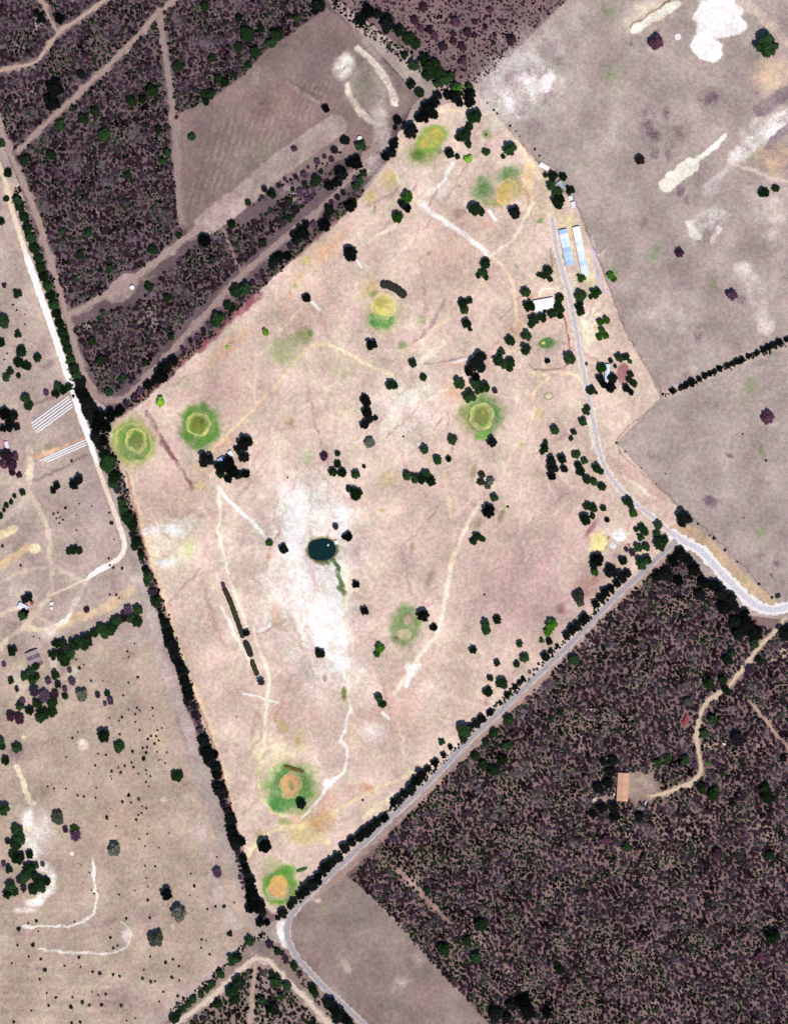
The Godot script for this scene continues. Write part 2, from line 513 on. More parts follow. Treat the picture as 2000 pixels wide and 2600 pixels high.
# sheet column, sheet row, kind, where, then x, y, radius of each crown on that sheet
const PLANTS := [
	# --- north-west scrub
	[0, 0, "k", "in the scrub between the two northwest tracks", [480, 760, 85, 460, 890, 80, 420, 850, 50, 700, 640, 50, 520, 170, 50, 360, 170, 48, 320, 110, 35]],
	[0, 0, "g", "by the top end of the western white road", [75, 1480, 48, 215, 1365, 52, 20, 1230, 42, 160, 1720, 48, 60, 1700, 30]],
	[0, 0, "g", "in the scrub west of the grey field", [1300, 780, 65, 1220, 850, 45, 1130, 870, 55, 1430, 1310, 42, 1390, 1380, 42, 440, 1330, 48, 520, 1080, 60, 900, 1150, 60, 720, 1020, 60, 820, 960, 50, 640, 930, 30, 1350, 1100, 40, 1520, 570, 50, 1640, 1170, 40, 1090, 1500, 40]],
	[1, 0, "g", "along the scrub edge above the grey field", [690, 300, 65, 640, 370, 55, 550, 250, 40, 860, 165, 45, 780, 140, 30, 440, 560, 38, 400, 595, 28, 320, 645, 32, 240, 705, 48, 190, 670, 45, 120, 810, 52, 80, 870, 42, 430, 300, 72, 500, 450, 55, 360, 410, 52, 130, 500, 42, 60, 800, 35, 360, 160, 40, 70, 60, 45]],
	[1, 0, "k", "at the top tip of the grey field", [1040, 55, 70, 1010, 100, 40]],
	[1, 0, "k", "alone in the grey field left of the pale oval", [1100, 932, 38]],
	[1, 0, "k", "round, above the lane and left of the white tank", [1265, 1205, 45]],
	[1, 0, "g", "just below the white tank by the lane", [1400, 1245, 60]],
	[1, 0, "r", "small, on the pale strip below the grey field", [830, 1275, 32]],
	[1, 0, "p", "in the loose row between pale strip and lane", [1170, 1290, 45, 1150, 1365, 38, 1090, 1340, 32, 1030, 1390, 42, 950, 1432, 22, 920, 1500, 45, 845, 1515, 34, 750, 1530, 26, 700, 1590, 34, 580, 1620, 42, 880, 1645, 45, 950, 1705, 34, 560, 1685, 30]],
	[1, 0, "g", "in the loose row between pale strip and lane", [1185, 1290, 32, 1060, 1470, 27, 1020, 1530, 45, 1000, 1575, 32, 640, 1660, 48, 820, 1620, 26, 920, 1570, 28, 440, 1735, 34, 790, 1715, 28]],
	[1, 0, "k", "in the big clump beside the upper lane", [1360, 1395, 68, 1300, 1400, 42, 1230, 1490, 74, 1200, 1560, 50, 1130, 1590, 52]],
	[1, 0, "g", "between upper lane and property edge", [1425, 1480, 38, 1390, 1540, 42, 1360, 1595, 48, 1340, 1730, 38, 1290, 1738, 26]],
	[1, 0, "p", "between upper lane and property edge", [1250, 1650, 40, 1200, 1690, 40, 1150, 1735, 38, 1350, 1530, 35]],
	# --- tree belt at the property's northern tip
	[1, 0, "k", "at the upper end of the northern tree belt", [1460, 110, 62, 1400, 180, 52, 1620, 190, 66, 1540, 130, 45, 1620, 250, 42]],
	[2, 0, "g", "in the diagonal northern tree belt", [40, 265, 55, 130, 340, 58, 180, 380, 52, 90, 480, 36, 165, 570, 46, 260, 510, 56, 300, 585, 62, 290, 650, 48, 375, 625, 60, 350, 560, 50, 440, 680, 58, 490, 660, 42, 370, 720, 40, 510, 740, 38, 640, 740, 36]],
	[2, 0, "m", "halfway along the diagonal northern tree belt", [545, 760, 48]],
	[2, 0, "k", "at the lower end of the northern tree belt", [650, 810, 52, 530, 835, 56, 560, 885, 38, 650, 880, 44, 460, 820, 40]],
	[2, 0, "g", "in the pair left of the northern belt", [145, 725, 50, 220, 800, 48]],
	[2, 0, "k", "in the large black mass above the oval green knoll", [370, 820, 48, 345, 880, 58, 290, 930, 72, 255, 1000, 72, 340, 985, 50, 210, 1015, 46]],
	[2, 0, "k", "big and round beside the oval green knoll", [140, 1125, 80]],
	[2, 0, "k", "below the lane end, left of the oval knoll", [30, 1030, 50, 12, 1095, 26, 0, 1240, 46, -20, 1310, 52, -70, 1340, 50, 20, 1190, 22]],
	# --- knolls in the property's north
	[2, 0, "g", "in the clump right of the oval knoll", [685, 1000, 70, 640, 1085, 42, 600, 1160, 66, 635, 1235, 36, 550, 1180, 36]],
	[2, 0, "g", "below the oval green knoll", [475, 1312, 52, 540, 1340, 28]],
	[2, 0, "l", "round and pale below the oval green knoll", [635, 1362, 54]],
	[2, 0, "g", "large, right of the lime green shrub", [985, 1280, 70, 930, 1340, 26]],
	[2, 0, "g", "small, between lime shrub and large dark tree", [785, 1300, 38]],
	[2, 0, "b", "inside the small round grass ring", [785, 1150, 13]],
	[2, 0, "g", "around the small farmstead on the northeast fence", [1290, 1500, 28, 1355, 1510, 48, 1440, 1515, 42, 1340, 1590, 52, 1395, 1655, 55, 1500, 1630, 46, 1400, 1725, 66]],
	[2, 0, "m", "in the dark clump below the trodden olive plot", [115, 1690, 62]],
	[2, 0, "k", "in the dark clump below the trodden olive plot", [75, 1745, 50, 110, 1780, 45]],
	[2, 1, "m", "low in the dark clump below the olive plot", [30, 110, 62]],
	[2, 0, "b", "on the northeast fence line above the white shed", [795, 880, 11, 850, 940, 15, 880, 970, 13, 990, 1075, 15, 1040, 1120, 11, 1070, 1165, 11, 1200, 1275, 16, 1240, 1330, 13]],
	# --- northern thorn block
	[2, 0, "r", "in the open thorn block at the top", [530, 195, 52, 250, 70, 48, 180, 180, 44, 420, 410, 44, 580, 400, 40, 510, 360, 36, 590, 530, 46, 690, 305, 30, 510, 295, 32, 630, 280, 40, 300, 255, 38, 820, 90, 36, 920, 190, 30, 650, 80, 22, 1000, 345, 50, 850, 370, 26, 230, 250, 36, 345, 310, 42, 690, 190, 30, 780, 230, 26, 860, 300, 24]],
	# --- eastern pasture
	[3, 0, "r", "below the pale strip at the top right", [550, 370, 70]],
	[3, 0, "g", "large and lobed at the top right corner", [1490, 405, 118]],
	[3, 0, "r", "left of the pale spindle-shaped sand scar", [415, 1370, 52]],
	[3, 0, "g", "in the pair at the right edge", [1470, 1650, 50, 1570, 1610, 40]],
	[3, 1, "r", "in the open middle of the eastern pasture", [750, 415, 46, 1200, 775, 56]],
	[3, 2, "r", "large, in the pasture below the dark hedgerow", [1500, 70, 68]],
	[3, 1, "k", "in the hedgerow across the eastern pasture", [690, 1590, 30, 770, 1560, 28, 805, 1545, 28, 855, 1520, 34, 920, 1490, 26, 965, 1465, 28, 1010, 1445, 26, 1050, 1425, 24, 1095, 1402, 27, 1160, 1375, 26, 1200, 1358, 24, 1240, 1340, 30, 1285, 1325, 30, 1340, 1295, 24, 1415, 1265, 24, 1470, 1240, 30, 1510, 1220, 30, 1550, 1200, 32, 1600, 1175, 30, 1660, 1155, 24, 1690, 1138, 22]],
	[3, 2, "b", "scattered along the southeast pasture fence", [910, 978, 15, 1048, 1100, 21, 1010, 1075, 11, 1140, 1200, 17, 1245, 1300, 13, 1430, 1490, 17, 1590, 1590, 32, 1540, 1605, 18, 215, 285, 15, 290, 358, 11, 428, 500, 9, 557, 633, 9]],
	[3, 2, "b", "alone in the eastern pasture grass", [1290, 210, 12, 630, 548, 9, 1300, 925, 10, 1490, 435, 16]],
	# --- middle of the property
	[1, 1, "k", "heart-shaped, below the upper lane", [1310, 425, 70]],
	[1, 1, "k", "small, just left of the white sand wedge", [937, 800, 46]],
	[1, 1, "k", "crooked, below the clipped curved hedge", [1488, 1200, 58]],
	[1, 1, "l", "on the open slope by the faint green patch", [585, 1088, 42, 260, 1210, 18]],
	[1, 1, "g", "small, at the left end of the bleached flat", [1655, 1540, 52]],
	[0, 1, "l", "round, above the big ringed knoll", [1370, 1680, 55]],
	[2, 1, "g", "beside the white concrete slab", [690, 45, 66, 740, 65, 42]],
	[2, 1, "k", "round, right of the white concrete slab", [1028, 72, 66]],
	[2, 1, "g", "where the pale tracks cross in the north", [780, 505, 56, 760, 580, 46, 718, 610, 30, 782, 620, 34]],
	[2, 1, "g", "left of the two long sheds' lower ends", [1310, 570, 52, 1275, 612, 34, 1238, 600, 26, 1330, 640, 30]],
	[2, 1, "g", "left of the white-roofed house", [1120, 750, 52]],
	[2, 1, "g", "in the grove around the white-roofed house", [1150, 870, 60, 1412, 800, 48, 1405, 885, 52, 1345, 930, 52, 1260, 965, 52, 1190, 985, 52, 1170, 1030, 36, 1415, 950, 38, 1280, 908, 24]],
	[2, 1, "m", "round, at the lower end of the longest shed", [1595, 632, 44]],
	[2, 1, "g", "on the right side of the paved lane", [1590, 785, 60, 1582, 870, 50, 1592, 920, 36, 1675, 790, 26]],
	[2, 1, "g", "in the open pasture left of the house grove", [590, 845, 52, 645, 820, 36, 602, 902, 40, 618, 1018, 46, 648, 1062, 22]],
	[2, 1, "g", "in the trio above the long leafy clump", [990, 1165, 54, 1125, 1120, 55, 1122, 1240, 55]],
	[2, 1, "g", "in the leafy clump left of the fenced yard", [915, 1260, 40, 890, 1335, 58, 990, 1350, 50, 985, 1402, 36, 940, 1370, 42]],
	[2, 1, "k", "in the long clump above the central ringed knoll", [735, 1310, 62, 690, 1370, 70, 740, 1395, 56, 640, 1425, 46, 700, 1480, 45]],
	[2, 1, "g", "in the long clump above the central ringed knoll", [560, 1530, 60, 690, 1530, 56, 775, 1560, 58, 645, 1635, 68, 720, 1590, 40]],
	[2, 1, "p", "right of the clump above the central knoll", [860, 1590, 36]],
	[2, 1, "g", "small, on the bleached central flat", [160, 1355, 46, 250, 1475, 34]],
	[2, 1, "k", "at the left end of the central flat", [8, 1545, 36]],
	[2, 1, "g", "large, at the bend of the paved lane's yard", [1498, 1315, 66]],
	[2, 1, "k", "small and round inside the fenced yard", [1308, 1335, 26]],
	[2, 1, "m", "tiny, right of the paved lane", [1640, 1360, 18]],
	[2, 1, "g", "beside the paved lane below the yard", [1672, 1590, 42, 1645, 1735, 34]],
	[3, 1, "m", "right of the longest shed", [165, 605, 40, 190, 640, 30]],
	[3, 1, "m", "large and round below the longest shed", [38, 760, 56]],
	[3, 1, "m", "in the square clump right of the lane", [130, 990, 38, 75, 1005, 36, 92, 1075, 36, 70, 1132, 36, 122, 1120, 36]],
	[3, 1, "k", "in the ring of trees round the reddish yard", [78, 1490, 46, 180, 1485, 50, 165, 1560, 50, 110, 1535, 40, 300, 1570, 42, 340, 1605, 32]],
	[3, 1, "g", "in the ring of trees round the reddish yard", [240, 1310, 46, 292, 1302, 36, 165, 1335, 27, 205, 1380, 22, 335, 1450, 34, 322, 1492, 28, 362, 1530, 36]],
	[3, 1, "m", "in the ring of trees round the reddish yard", [88, 1398, 46, 332, 1342, 21]],
	[3, 1, "g", "below the ringed yard by the lane", [10, 1570, 32, 42, 1605, 18]],
	# --- centre left: farmhouse clump
	[1, 2, "k", "in the grove round the small blue-roofed farmhouse", [80, 435, 80, 410, 290, 78, 440, 270, 50, 405, 410, 56, 275, 450, 64, 210, 500, 62, 305, 530, 62, 270, 595, 44, 420, 550, 42, 360, 560, 44]],
	[1, 2, "g", "in the grove round the small blue-roofed farmhouse", [355, 345, 48, 200, 555, 38]],
	[1, 2, "k", "in the tall clump at the property's centre", [1450, 25, 54, 1430, 130, 46, 1470, 85, 48, 1525, 75, 26]],
	[1, 1, "k", "topmost of the clump at the property's centre", [1440, 1680, 52, 1430, 1640, 32]],
	[1, 2, "s", "star-shaped, below the central clump", [1475, 285, 55]],
	[1, 2, "r", "small, left end of the central tree scatter", [1085, 400, 40]],
	[1, 2, "g", "left of the long central clump", [1200, 378, 30, 1200, 468, 40, 1160, 535, 46, 1240, 540, 46, 1355, 555, 46, 1425, 487, 22]],
	[1, 2, "g", "below the small central trees", [1360, 725, 66, 1300, 680, 32]],
	[1, 2, "p", "beside the pond", [1185, 1000, 42]],
	[1, 2, "k", "beside the pond's white pump house", [1288, 1085, 48, 1250, 1090, 22]],
	[1, 2, "m", "small, at the lower end of the white streak", [620, 1138, 34]],
	[1, 2, "k", "left of the pond by the white streak", [742, 1190, 48]],
	[1, 2, "k", "right of the pond's green outflow", [1355, 1495, 40, 1430, 1720, 44]],
	[1, 2, "b", "alone on the dry slope left of centre", [775, 580, 11]],
	# --- centre right
	[2, 2, "g", "below the central ringed knoll", [500, 260, 50, 260, 345, 48, 370, 432, 44]],
	[2, 2, "k", "at the foot of the central ringed knoll", [835, 280, 54, 466, 425, 32]],
	[2, 2, "g", "in the long clump in the property's middle", [110, 565, 44, 180, 590, 50, 240, 590, 50, 270, 555, 46, 315, 610, 54]],
	[2, 2, "s", "in the loose ring clump in the middle right", [750, 560, 38, 738, 620, 38, 822, 612, 40, 798, 655, 34]],
	[2, 2, "g", "joined above a dark grey tree, middle right", [855, 755, 40]],
	[2, 2, "k", "with greyish gaps, beside the diagonal foot track", [805, 870, 68]],
	[2, 2, "g", "three-lobed, beside the diagonal foot track", [708, 1085, 46, 675, 1125, 40, 755, 1108, 28]],
	[2, 2, "b", "tiny on the dry grass of the middle right", [80, 230, 13, 970, 830, 16, 770, 1578, 13]],
	[2, 2, "g", "left of the paved lane's curve", [1370, 178, 45, 1530, 195, 32, 1508, 248, 24, 1610, 105, 44, 1640, 20, 40, 1285, 330, 44, 1262, 365, 26, 1292, 280, 28]],
	[2, 2, "k", "in the square clump left of the lane's curve", [1340, 440, 52, 1350, 510, 58, 1345, 570, 44, 1430, 425, 50, 1450, 510, 40]],
	[2, 2, "g", "between square clump and paved lane", [1550, 385, 42, 1622, 440, 36, 1570, 480, 42, 1590, 535, 46, 1645, 600, 44]],
	[3, 2, "g", "beside the curving lane above the sandy yard", [45, 505, 50, 82, 530, 32, 20, 618, 42, 90, 660, 44, 312, 785, 52, 340, 825, 30]],
	[3, 2, "m", "at the lane above the tree grove", [360, 890, 40]],
	[2, 2, "g", "above the yellow sand heap", [1650, 825, 46, 1628, 940, 54]],
	[3, 2, "g", "above the yellow sand heap by the path", [20, 840, 40, 102, 845, 34, 12, 910, 30]],
	[3, 2, "k", "small, at the top of the sand yard", [135, 945, 27]],
	[3, 2, "k", "big, on the fence above the road junction", [790, 935, 84]],
	[3, 2, "g", "in the grove at the road junction", [430, 1010, 46, 380, 1025, 26, 460, 1045, 40, 570, 990, 48, 560, 1060, 42, 420, 1095, 38, 590, 1145, 70, 620, 1110, 45, 400, 1180, 46, 465, 1175, 42, 270, 1290, 44, 430, 1310, 66, 475, 1285, 46]],
	[3, 2, "k", "in the grove below the sand yard", [50, 1280, 70, 20, 1335, 42, 170, 1385, 66, 260, 1430, 60, 305, 1400, 46, 220, 1485, 42, 150, 1345, 36]],
	[3, 2, "m", "under the black grove below the sand yard", [30, 1392, 36]],
	[3, 2, "p", "in the grove at the road junction", [350, 1225, 44, 300, 1195, 30]],
	[2, 2, "s", "in the grey thicket above the diagonal road", [1570, 1590, 58, 1590, 1655, 32]],
	[3, 2, "k", "in the hedge above the diagonal road", [120, 1560, 42, 80, 1610, 42, 35, 1660, 38, 165, 1525, 34]],
	# --- property's south-east
	[2, 3, "k", "beside the oval green knoll in the south", [250, 10, 66, 338, 112, 36]],
	[2, 3, "g", "on the southeast slope above the diagonal road", [780, 85, 48, 788, 140, 46, 880, 45, 46, 675, 305, 40, 1070, 255, 36, 1110, 370, 50, 1045, 425, 34, 878, 415, 36, 820, 545, 32, 920, 590, 58, 800, 660, 50, 405, 1090, 36]],
	[2, 3, "m", "at the upper end of the roadside hedge", [1340, 90, 52, 1310, 150, 40, 1260, 225, 24]],
	[2, 3, "k", "at the upper end of the roadside hedge", [1322, 232, 38]],
	[2, 3, "k", "in the hedge beside the diagonal road", [1620, 40, 46, 1560, 92, 42, 1520, 132, 46, 1468, 180, 38, 1390, 270, 20, 1335, 318, 28, 1290, 360, 40, 1100, 552, 24, 1070, 582, 25, 1030, 622, 28, 965, 690, 28, 905, 748, 16, 820, 835, 32, 750, 890, 36, 700, 932, 40]],
	[2, 3, "g", "halfway along the diagonal roadside hedge", [595, 990, 60, 650, 960, 36, 590, 1055, 36]],
	[2, 3, "k", "in the lower hedge beside the diagonal road", [480, 1130, 26, 420, 1200, 28, 350, 1270, 40, 290, 1320, 34, 232, 1375, 52, 190, 1420, 46, 148, 1482, 46, 90, 1532, 42, 40, 1580, 42, 0, 1605, 40]],
	[1, 4, "k", "in the bottom hedge beside the diagonal road", [1600, -10, 42, 1540, 20, 44, 1490, 70, 48, 1440, 110, 48, 1390, 152, 44, 1320, 190, 48, 1262, 245, 44, 1210, 325, 46, 1150, 370, 48, 1105, 405, 48, 1080, 450, 42, 1030, 515, 52, 980, 560, 58, 920, 610, 56, 880, 650, 42, 830, 700, 36, 800, 735, 34]],
	[1, 3, "g", "small, on the lower pasture by the white star", [1055, 338, 44, 1028, 308, 26]],
	[1, 3, "m", "curved, right of the white star-shaped scar", [1562, 285, 46, 1538, 340, 36]],
	[1, 3, "g", "below right of the white star-shaped scar", [1552, 712, 46, 1582, 768, 36]],
	[1, 3, "k", "round, on the ringed knoll in the south", [890, 1615, 54]],
	[1, 3, "k", "small, against the long clipped hedge", [425, 160, 35]],
	[1, 3, "p", "at the bottom of the long clipped hedge", [550, 575, 52]],
	[1, 2, "p", "at the top of the long clipped hedge", [228, 1498, 30]],
	[1, 3, "b", "tiny on the dry grass of the lower pasture", [340, 875, 9, 1415, 1585, 14]],
	[1, 4, "k", "round, above the orange knoll at the bottom", [580, 225, 70]],
	[1, 4, "k", "at the property's bottom corner", [735, 800, 56, 690, 842, 26]],
	# --- north-west boundary hedge
	[1, 1, "k", "along the upper northwest boundary", [1130, 40, 46, 1110, 100, 34, 1315, 20, 54, 1090, 185, 58, 930, 170, 38, 900, 240, 58, 930, 265, 42, 830, 260, 38, 850, 305, 46, 772, 445, 36, 700, 450, 52, 660, 485, 46, 640, 525, 32]],
	[1, 1, "p", "along the upper northwest boundary", [1000, 175, 45, 800, 365, 42, 560, 580, 36, 520, 625, 38, 480, 670, 38]],
	[1, 1, "g", "along the middle northwest boundary", [420, 720, 56, 340, 740, 60, 270, 865, 42, 305, 880, 34, 190, 970, 56, 155, 1005, 36]],
	[1, 1, "p", "along the middle northwest boundary", [105, 1030, 36, 60, 1075, 36, 10, 1125, 34]],
	[0, 1, "k", "along the lower northwest boundary", [1480, 1330, 44, 1410, 1392, 62, 1380, 1460, 62, 1330, 1492, 38, 1265, 1540, 42]],
	[0, 1, "p", "along the lower northwest boundary", [1200, 1590, 40, 1160, 1640, 40, 1080, 1700, 44, 1630, 1165, 36, 1560, 1230, 32]],
	[1, 1, "k", "north of the boundary lane", [70, 310, 70]],
	[1, 1, "p", "north of the boundary lane", [850, 50, 54, 740, 155, 48, 740, 20, 38]],
	[1, 1, "g", "north of the boundary lane", [790, 120, 32, 300, 170, 38, 570, 330, 36]],
	[0, 1, "g", "in the scrub below the tank clearing", [880, 920, 32, 1275, 700, 46, 1460, 1130, 36, 930, 1600, 42, 790, 1170, 48, 870, 1330, 52, 1050, 1480, 40, 1430, 800, 44, 1240, 1350, 34]],
	[0, 1, "g", "in the scrub above the tank clearing", [1530, 265, 36, 945, 545, 34, 860, 560, 28, 690, 440, 48, 1310, 390, 48, 640, 640, 34, 760, 240, 46, 530, 230, 38]],
	# --- west: hedge beside the white road
	[0, 1, "g", "in the tree line beside the upper white road", [180, 30, 46, 212, 110, 46, 240, 200, 46, 270, 290, 46, 300, 380, 48, 335, 460, 46, 352, 540, 48, 380, 620, 48, 412, 700, 48, 440, 780, 48, 468, 860, 48, 490, 940, 46, 512, 1020, 46, 540, 1100, 46, 565, 1170, 46, 585, 1245, 44, 610, 1320, 42, 640, 1400, 42, 665, 1465, 44]],
	[0, 1, "k", "at the crossing of white road and boundary hedge", [700, 1525, 52, 690, 1590, 50, 730, 1645, 60, 755, 1710, 60, 800, 1735, 40]],
	[0, 2, "k", "in the dark wood at the property's west corner", [760, 40, 60, 850, 60, 70, 950, 50, 70, 1030, 10, 50, 830, 150, 70, 905, 155, 62, 820, 240, 54, 890, 270, 50, 850, 315, 42]],
	[0, 2, "g", "along the upper western boundary", [900, 390, 48, 930, 440, 52, 920, 495, 52, 985, 580, 54, 970, 635, 42, 1040, 795, 38, 1060, 870, 46, 1095, 930, 54, 1132, 970, 54, 1140, 1015, 36, 1170, 1130, 46, 1152, 1175, 32, 1210, 1245, 37, 1245, 1370, 34, 1272, 1430, 46, 1262, 1485, 32, 1335, 1640, 48]],
	[0, 2, "p", "along the upper western boundary", [1005, 695, 40, 1130, 1072, 40, 1292, 1560, 42, 1365, 1720, 30]],
	[0, 3, "k", "along the middle western boundary", [1382, 25, 34, 1412, 85, 48, 1432, 150, 50, 1445, 205, 42, 1470, 265, 54, 1492, 330, 56, 1505, 390, 44, 1540, 440, 48, 1562, 500, 52, 1582, 570, 52, 1600, 640, 52, 1612, 690, 46]],
	[0, 3, "p", "along the middle western boundary", [1600, 755, 50, 1655, 790, 40, 1660, 860, 42]],
	[1, 3, "p", "along the lower western boundary", [5, 790, 30, 12, 850, 30, 15, 920, 36, 20, 990, 36, 228, 1625, 44, 262, 1685, 44]],
	[1, 3, "k", "along the lower western boundary", [58, 1090, 54, 90, 1185, 58, 112, 1245, 56, 150, 1200, 38, 170, 1310, 48, 172, 1370, 42, 200, 1500, 62, 222, 1545, 46, 160, 1460, 38, 290, 1738, 44]],
	[1, 4, "k", "along the bottom of the western boundary", [290, 25, 48, 300, 90, 52, 322, 160, 54, 332, 215, 52, 382, 190, 42, 395, 330, 38, 412, 400, 40, 432, 470, 44, 460, 530, 48, 470, 600, 54, 482, 670, 60, 492, 740, 62, 542, 730, 48, 452, 760, 42, 560, 795, 38, 540, 880, 40, 600, 880, 30]],
	[1, 4, "p", "along the bottom of the western boundary", [350, 285, 40, 370, 500, 28, 180, 460, 62]],
	# --- far west pasture
	[0, 1, "g", "in the pasture left of the white road", [20, 145, 40, 155, 765, 48, 35, 1005, 66, 160, 1110, 40, 15, 1180, 44, 190, 1255, 60, 165, 1350, 50, 235, 1380, 44, 325, 1310, 44, 95, 1425, 36, 165, 1462, 30, 60, 1480, 42]],
	[0, 1, "r", "in the pasture left of the white road", [40, 690, 27]],
	[0, 1, "b", "in the pasture left of the white road", [115, 855, 13, 145, 900, 13, 212, 935, 9, 215, 1020, 11, 65, 1270, 13, 210, 1155, 9, 40, 1320, 10]],
	[0, 1, "g", "above the white crop tunnels", [500, 1550, 44, 545, 1585, 44, 480, 1615, 44, 592, 1560, 40, 225, 1660, 50, 250, 1712, 48]],
	[0, 1, "p", "above the white crop tunnels", [400, 1610, 40]],
	[0, 2, "k", "at the left edge beside the crop tunnels", [50, 40, 62, 120, 60, 56, 90, 110, 46, 30, 165, 38, 90, 150, 44, 150, 150, 36]],
	[0, 2, "r", "in the clump below the red-striped white hut", [60, 390, 60, 130, 405, 44, 110, 480, 58, 40, 470, 48, 110, 540, 34, 170, 560, 32]],
	[0, 2, "g", "in the short row at the western fork", [200, 710, 34, 130, 740, 25, 100, 790, 24, 60, 820, 27, 40, 860, 22, 10, 910, 30]],
	[0, 2, "k", "in the pasture below the crop tunnels", [490, 652, 40, 460, 695, 34, 640, 640, 56, 680, 600, 50]],
	[0, 2, "g", "ragged, in the pasture inside the road bend", [640, 1200, 46, 600, 1210, 36, 680, 1205, 38]],
	[0, 2, "b", "in the pasture inside the road bend", [615, 440, 19, 460, 890, 15, 497, 880, 13, 485, 930, 13, 515, 920, 11, 540, 940, 13, 510, 970, 13, 562, 840, 17, 680, 805, 11, 655, 900, 9, 785, 825, 10, 655, 1030, 11, 955, 970, 26, 935, 880, 14, 975, 1110, 10, 930, 1270, 15, 940, 1328, 14, 1045, 1355, 19, 970, 1350, 15, 180, 1330, 16, 25, 1165, 20]],
	[0, 2, "k", "beside the white-roofed cottage at the left", [250, 1605, 48, 218, 1625, 38, 215, 1728, 42]],
	[0, 2, "r", "small and oval above the southwest hedge", [745, 1710, 32]],
	[0, 2, "b", "in the cluster below the road bend", [940, 1580, 13, 995, 1582, 16, 1020, 1610, 11]],
	[0, 2, "g", "at the right end of the southwest hedge", [1180, 1710, 54]],
	[0, 2, "p", "at the right end of the southwest hedge", [1100, 1710, 56, 1058, 1738, 36]],
	[0, 3, "g", "in the hedge above the southwest pasture", [540, 250, 44, 480, 252, 38, 460, 350, 44, 530, 352, 52, 600, 330, 54, 560, 400, 48, 640, 260, 52, 692, 240, 52, 750, 222, 56, 722, 272, 42, 810, 160, 38, 860, 120, 44, 902, 150, 52, 960, 110, 52, 950, 150, 36, 1000, 60, 48, 1120, 30, 46, 1172, 62, 52]],
	[0, 3, "p", "in the hedge above the southwest pasture", [575, 290, 40, 1060, 40, 48]],
	[0, 3, "g", "beside the grey-roofed house at the left", [110, 310, 52, 200, 15, 46, 310, 442, 44, 270, 485, 46, 220, 530, 42, 282, 560, 50, 322, 530, 36, 100, 565, 36, 480, 520, 46]],
	[0, 3, "p", "in the grey thicket beside the grey-roofed house", [40, 430, 32, 150, 640, 34, 420, 572, 42, 500, 602, 46, 620, 575, 52, 600, 480, 36, 560, 640, 36, 300, 660, 66, 385, 700, 76, 480, 682, 50, 200, 740, 42]],
	[0, 3, "g", "in the large clump below the grey-roofed house", [450, 745, 60, 335, 765, 58, 370, 855, 66, 450, 830, 52, 262, 822, 46, 180, 782, 46, 350, 890, 46, 560, 700, 34]],
	[0, 3, "r", "lowest of the clump below the grey-roofed house", [100, 870, 52, 170, 890, 52]],
	[0, 3, "s", "between the large clump and small pale trees", [705, 690, 66]],
	[0, 3, "p", "in the small group right of the large clump", [840, 690, 38, 950, 745, 44, 900, 765, 28]],
	[0, 3, "g", "in the small group right of the large clump", [920, 678, 34]],
	[0, 3, "g", "in the pair in the southwest pasture's middle", [890, 1035, 70, 1022, 1130, 54]],
	[0, 3, "g", "at the left edge of the southwest pasture", [150, 1140, 54, 10, 1080, 42, 20, 1130, 34, 55, 1250, 46, 40, 1665, 62]],
	[0, 3, "g", "round, near the western boundary hedge", [1515, 1378, 57]],
	[0, 3, "s", "above the grey bush pair in the southwest", [500, 1735, 62]],
	[0, 3, "b", "in the upper southwest pasture", [1150, 248, 10, 1090, 318, 15, 1100, 365, 11, 1178, 537, 18, 1098, 583, 13, 780, 567, 16, 880, 570, 9, 1055, 692, 14, 1170, 800, 15, 1192, 820, 13, 1155, 852, 15, 1098, 813, 10, 1303, 800, 14, 1043, 878, 17, 1018, 910, 12, 937, 885, 11, 1160, 918, 12, 1310, 865, 10, 622, 1057, 16, 668, 1008, 11, 1193, 988, 15, 650, 385, 13, 720, 430, 11, 680, 460, 21, 290, 190, 10, 342, 205, 10]],
	[0, 3, "b", "in the middle southwest pasture", [1383, 970, 12, 1345, 990, 13, 1290, 1038, 15, 1335, 1040, 15, 1263, 1063, 16, 1357, 1077, 13, 1322, 1105, 17, 1222, 1140, 15, 1258, 1135, 15, 1250, 1180, 17, 1133, 1170, 19, 1228, 1232, 26, 1025, 1025, 15, 907, 1200, 15, 840, 1190, 12, 567, 1220, 11, 1426, 1178, 12, 1343, 1173, 11, 1357, 1243, 10, 1410, 1270, 12, 815, 1290, 15, 1067, 1293, 15, 1125, 1265, 14, 1142, 1305, 15, 1013, 1310, 11, 955, 1340, 20, 1033, 1350, 18, 945, 1380, 10, 955, 1402, 10, 1182, 1360, 12, 1247, 1330, 12, 1250, 1362, 10, 1285, 1380, 13, 1247, 1432, 14, 1270, 1468, 10]],
	[0, 3, "b", "in the lower middle southwest pasture", [760, 1358, 9, 463, 1487, 13, 410, 1470, 13, 565, 1487, 12, 825, 1482, 11, 665, 1545, 15, 720, 1555, 15, 820, 1565, 13, 1103, 1545, 22, 1047, 1600, 18, 1120, 1606, 13, 1187, 1577, 20, 1250, 1655, 15, 1215, 1638, 11, 1210, 1695, 14, 1182, 1712, 13, 915, 1735, 24]],
	[0, 4, "g", "in the long wood at the left edge", [150, 90, 58, 172, 155, 62, 140, 215, 62, 160, 330, 62, 110, 300, 38, 260, 300, 44, 300, 400, 44, 250, 430, 62, 220, 500, 52, 292, 480, 48, 342, 540, 56, 400, 530, 42, 290, 600, 52, 362, 590, 46, 100, 570, 56, 70, 640, 46, 130, 620, 42, 85, 430, 40]],
	[0, 4, "p", "in the long wood at the left edge", [70, 190, 38, 195, 190, 46, 210, 590, 44, 40, 380, 36, 170, 520, 42, 370, 385, 34]],
	[0, 4, "m", "growing through a grey leafless tree", [640, 80, 36]],
	[0, 4, "p", "in the grey clump right of the long wood", [655, 140, 78, 565, 90, 40]],
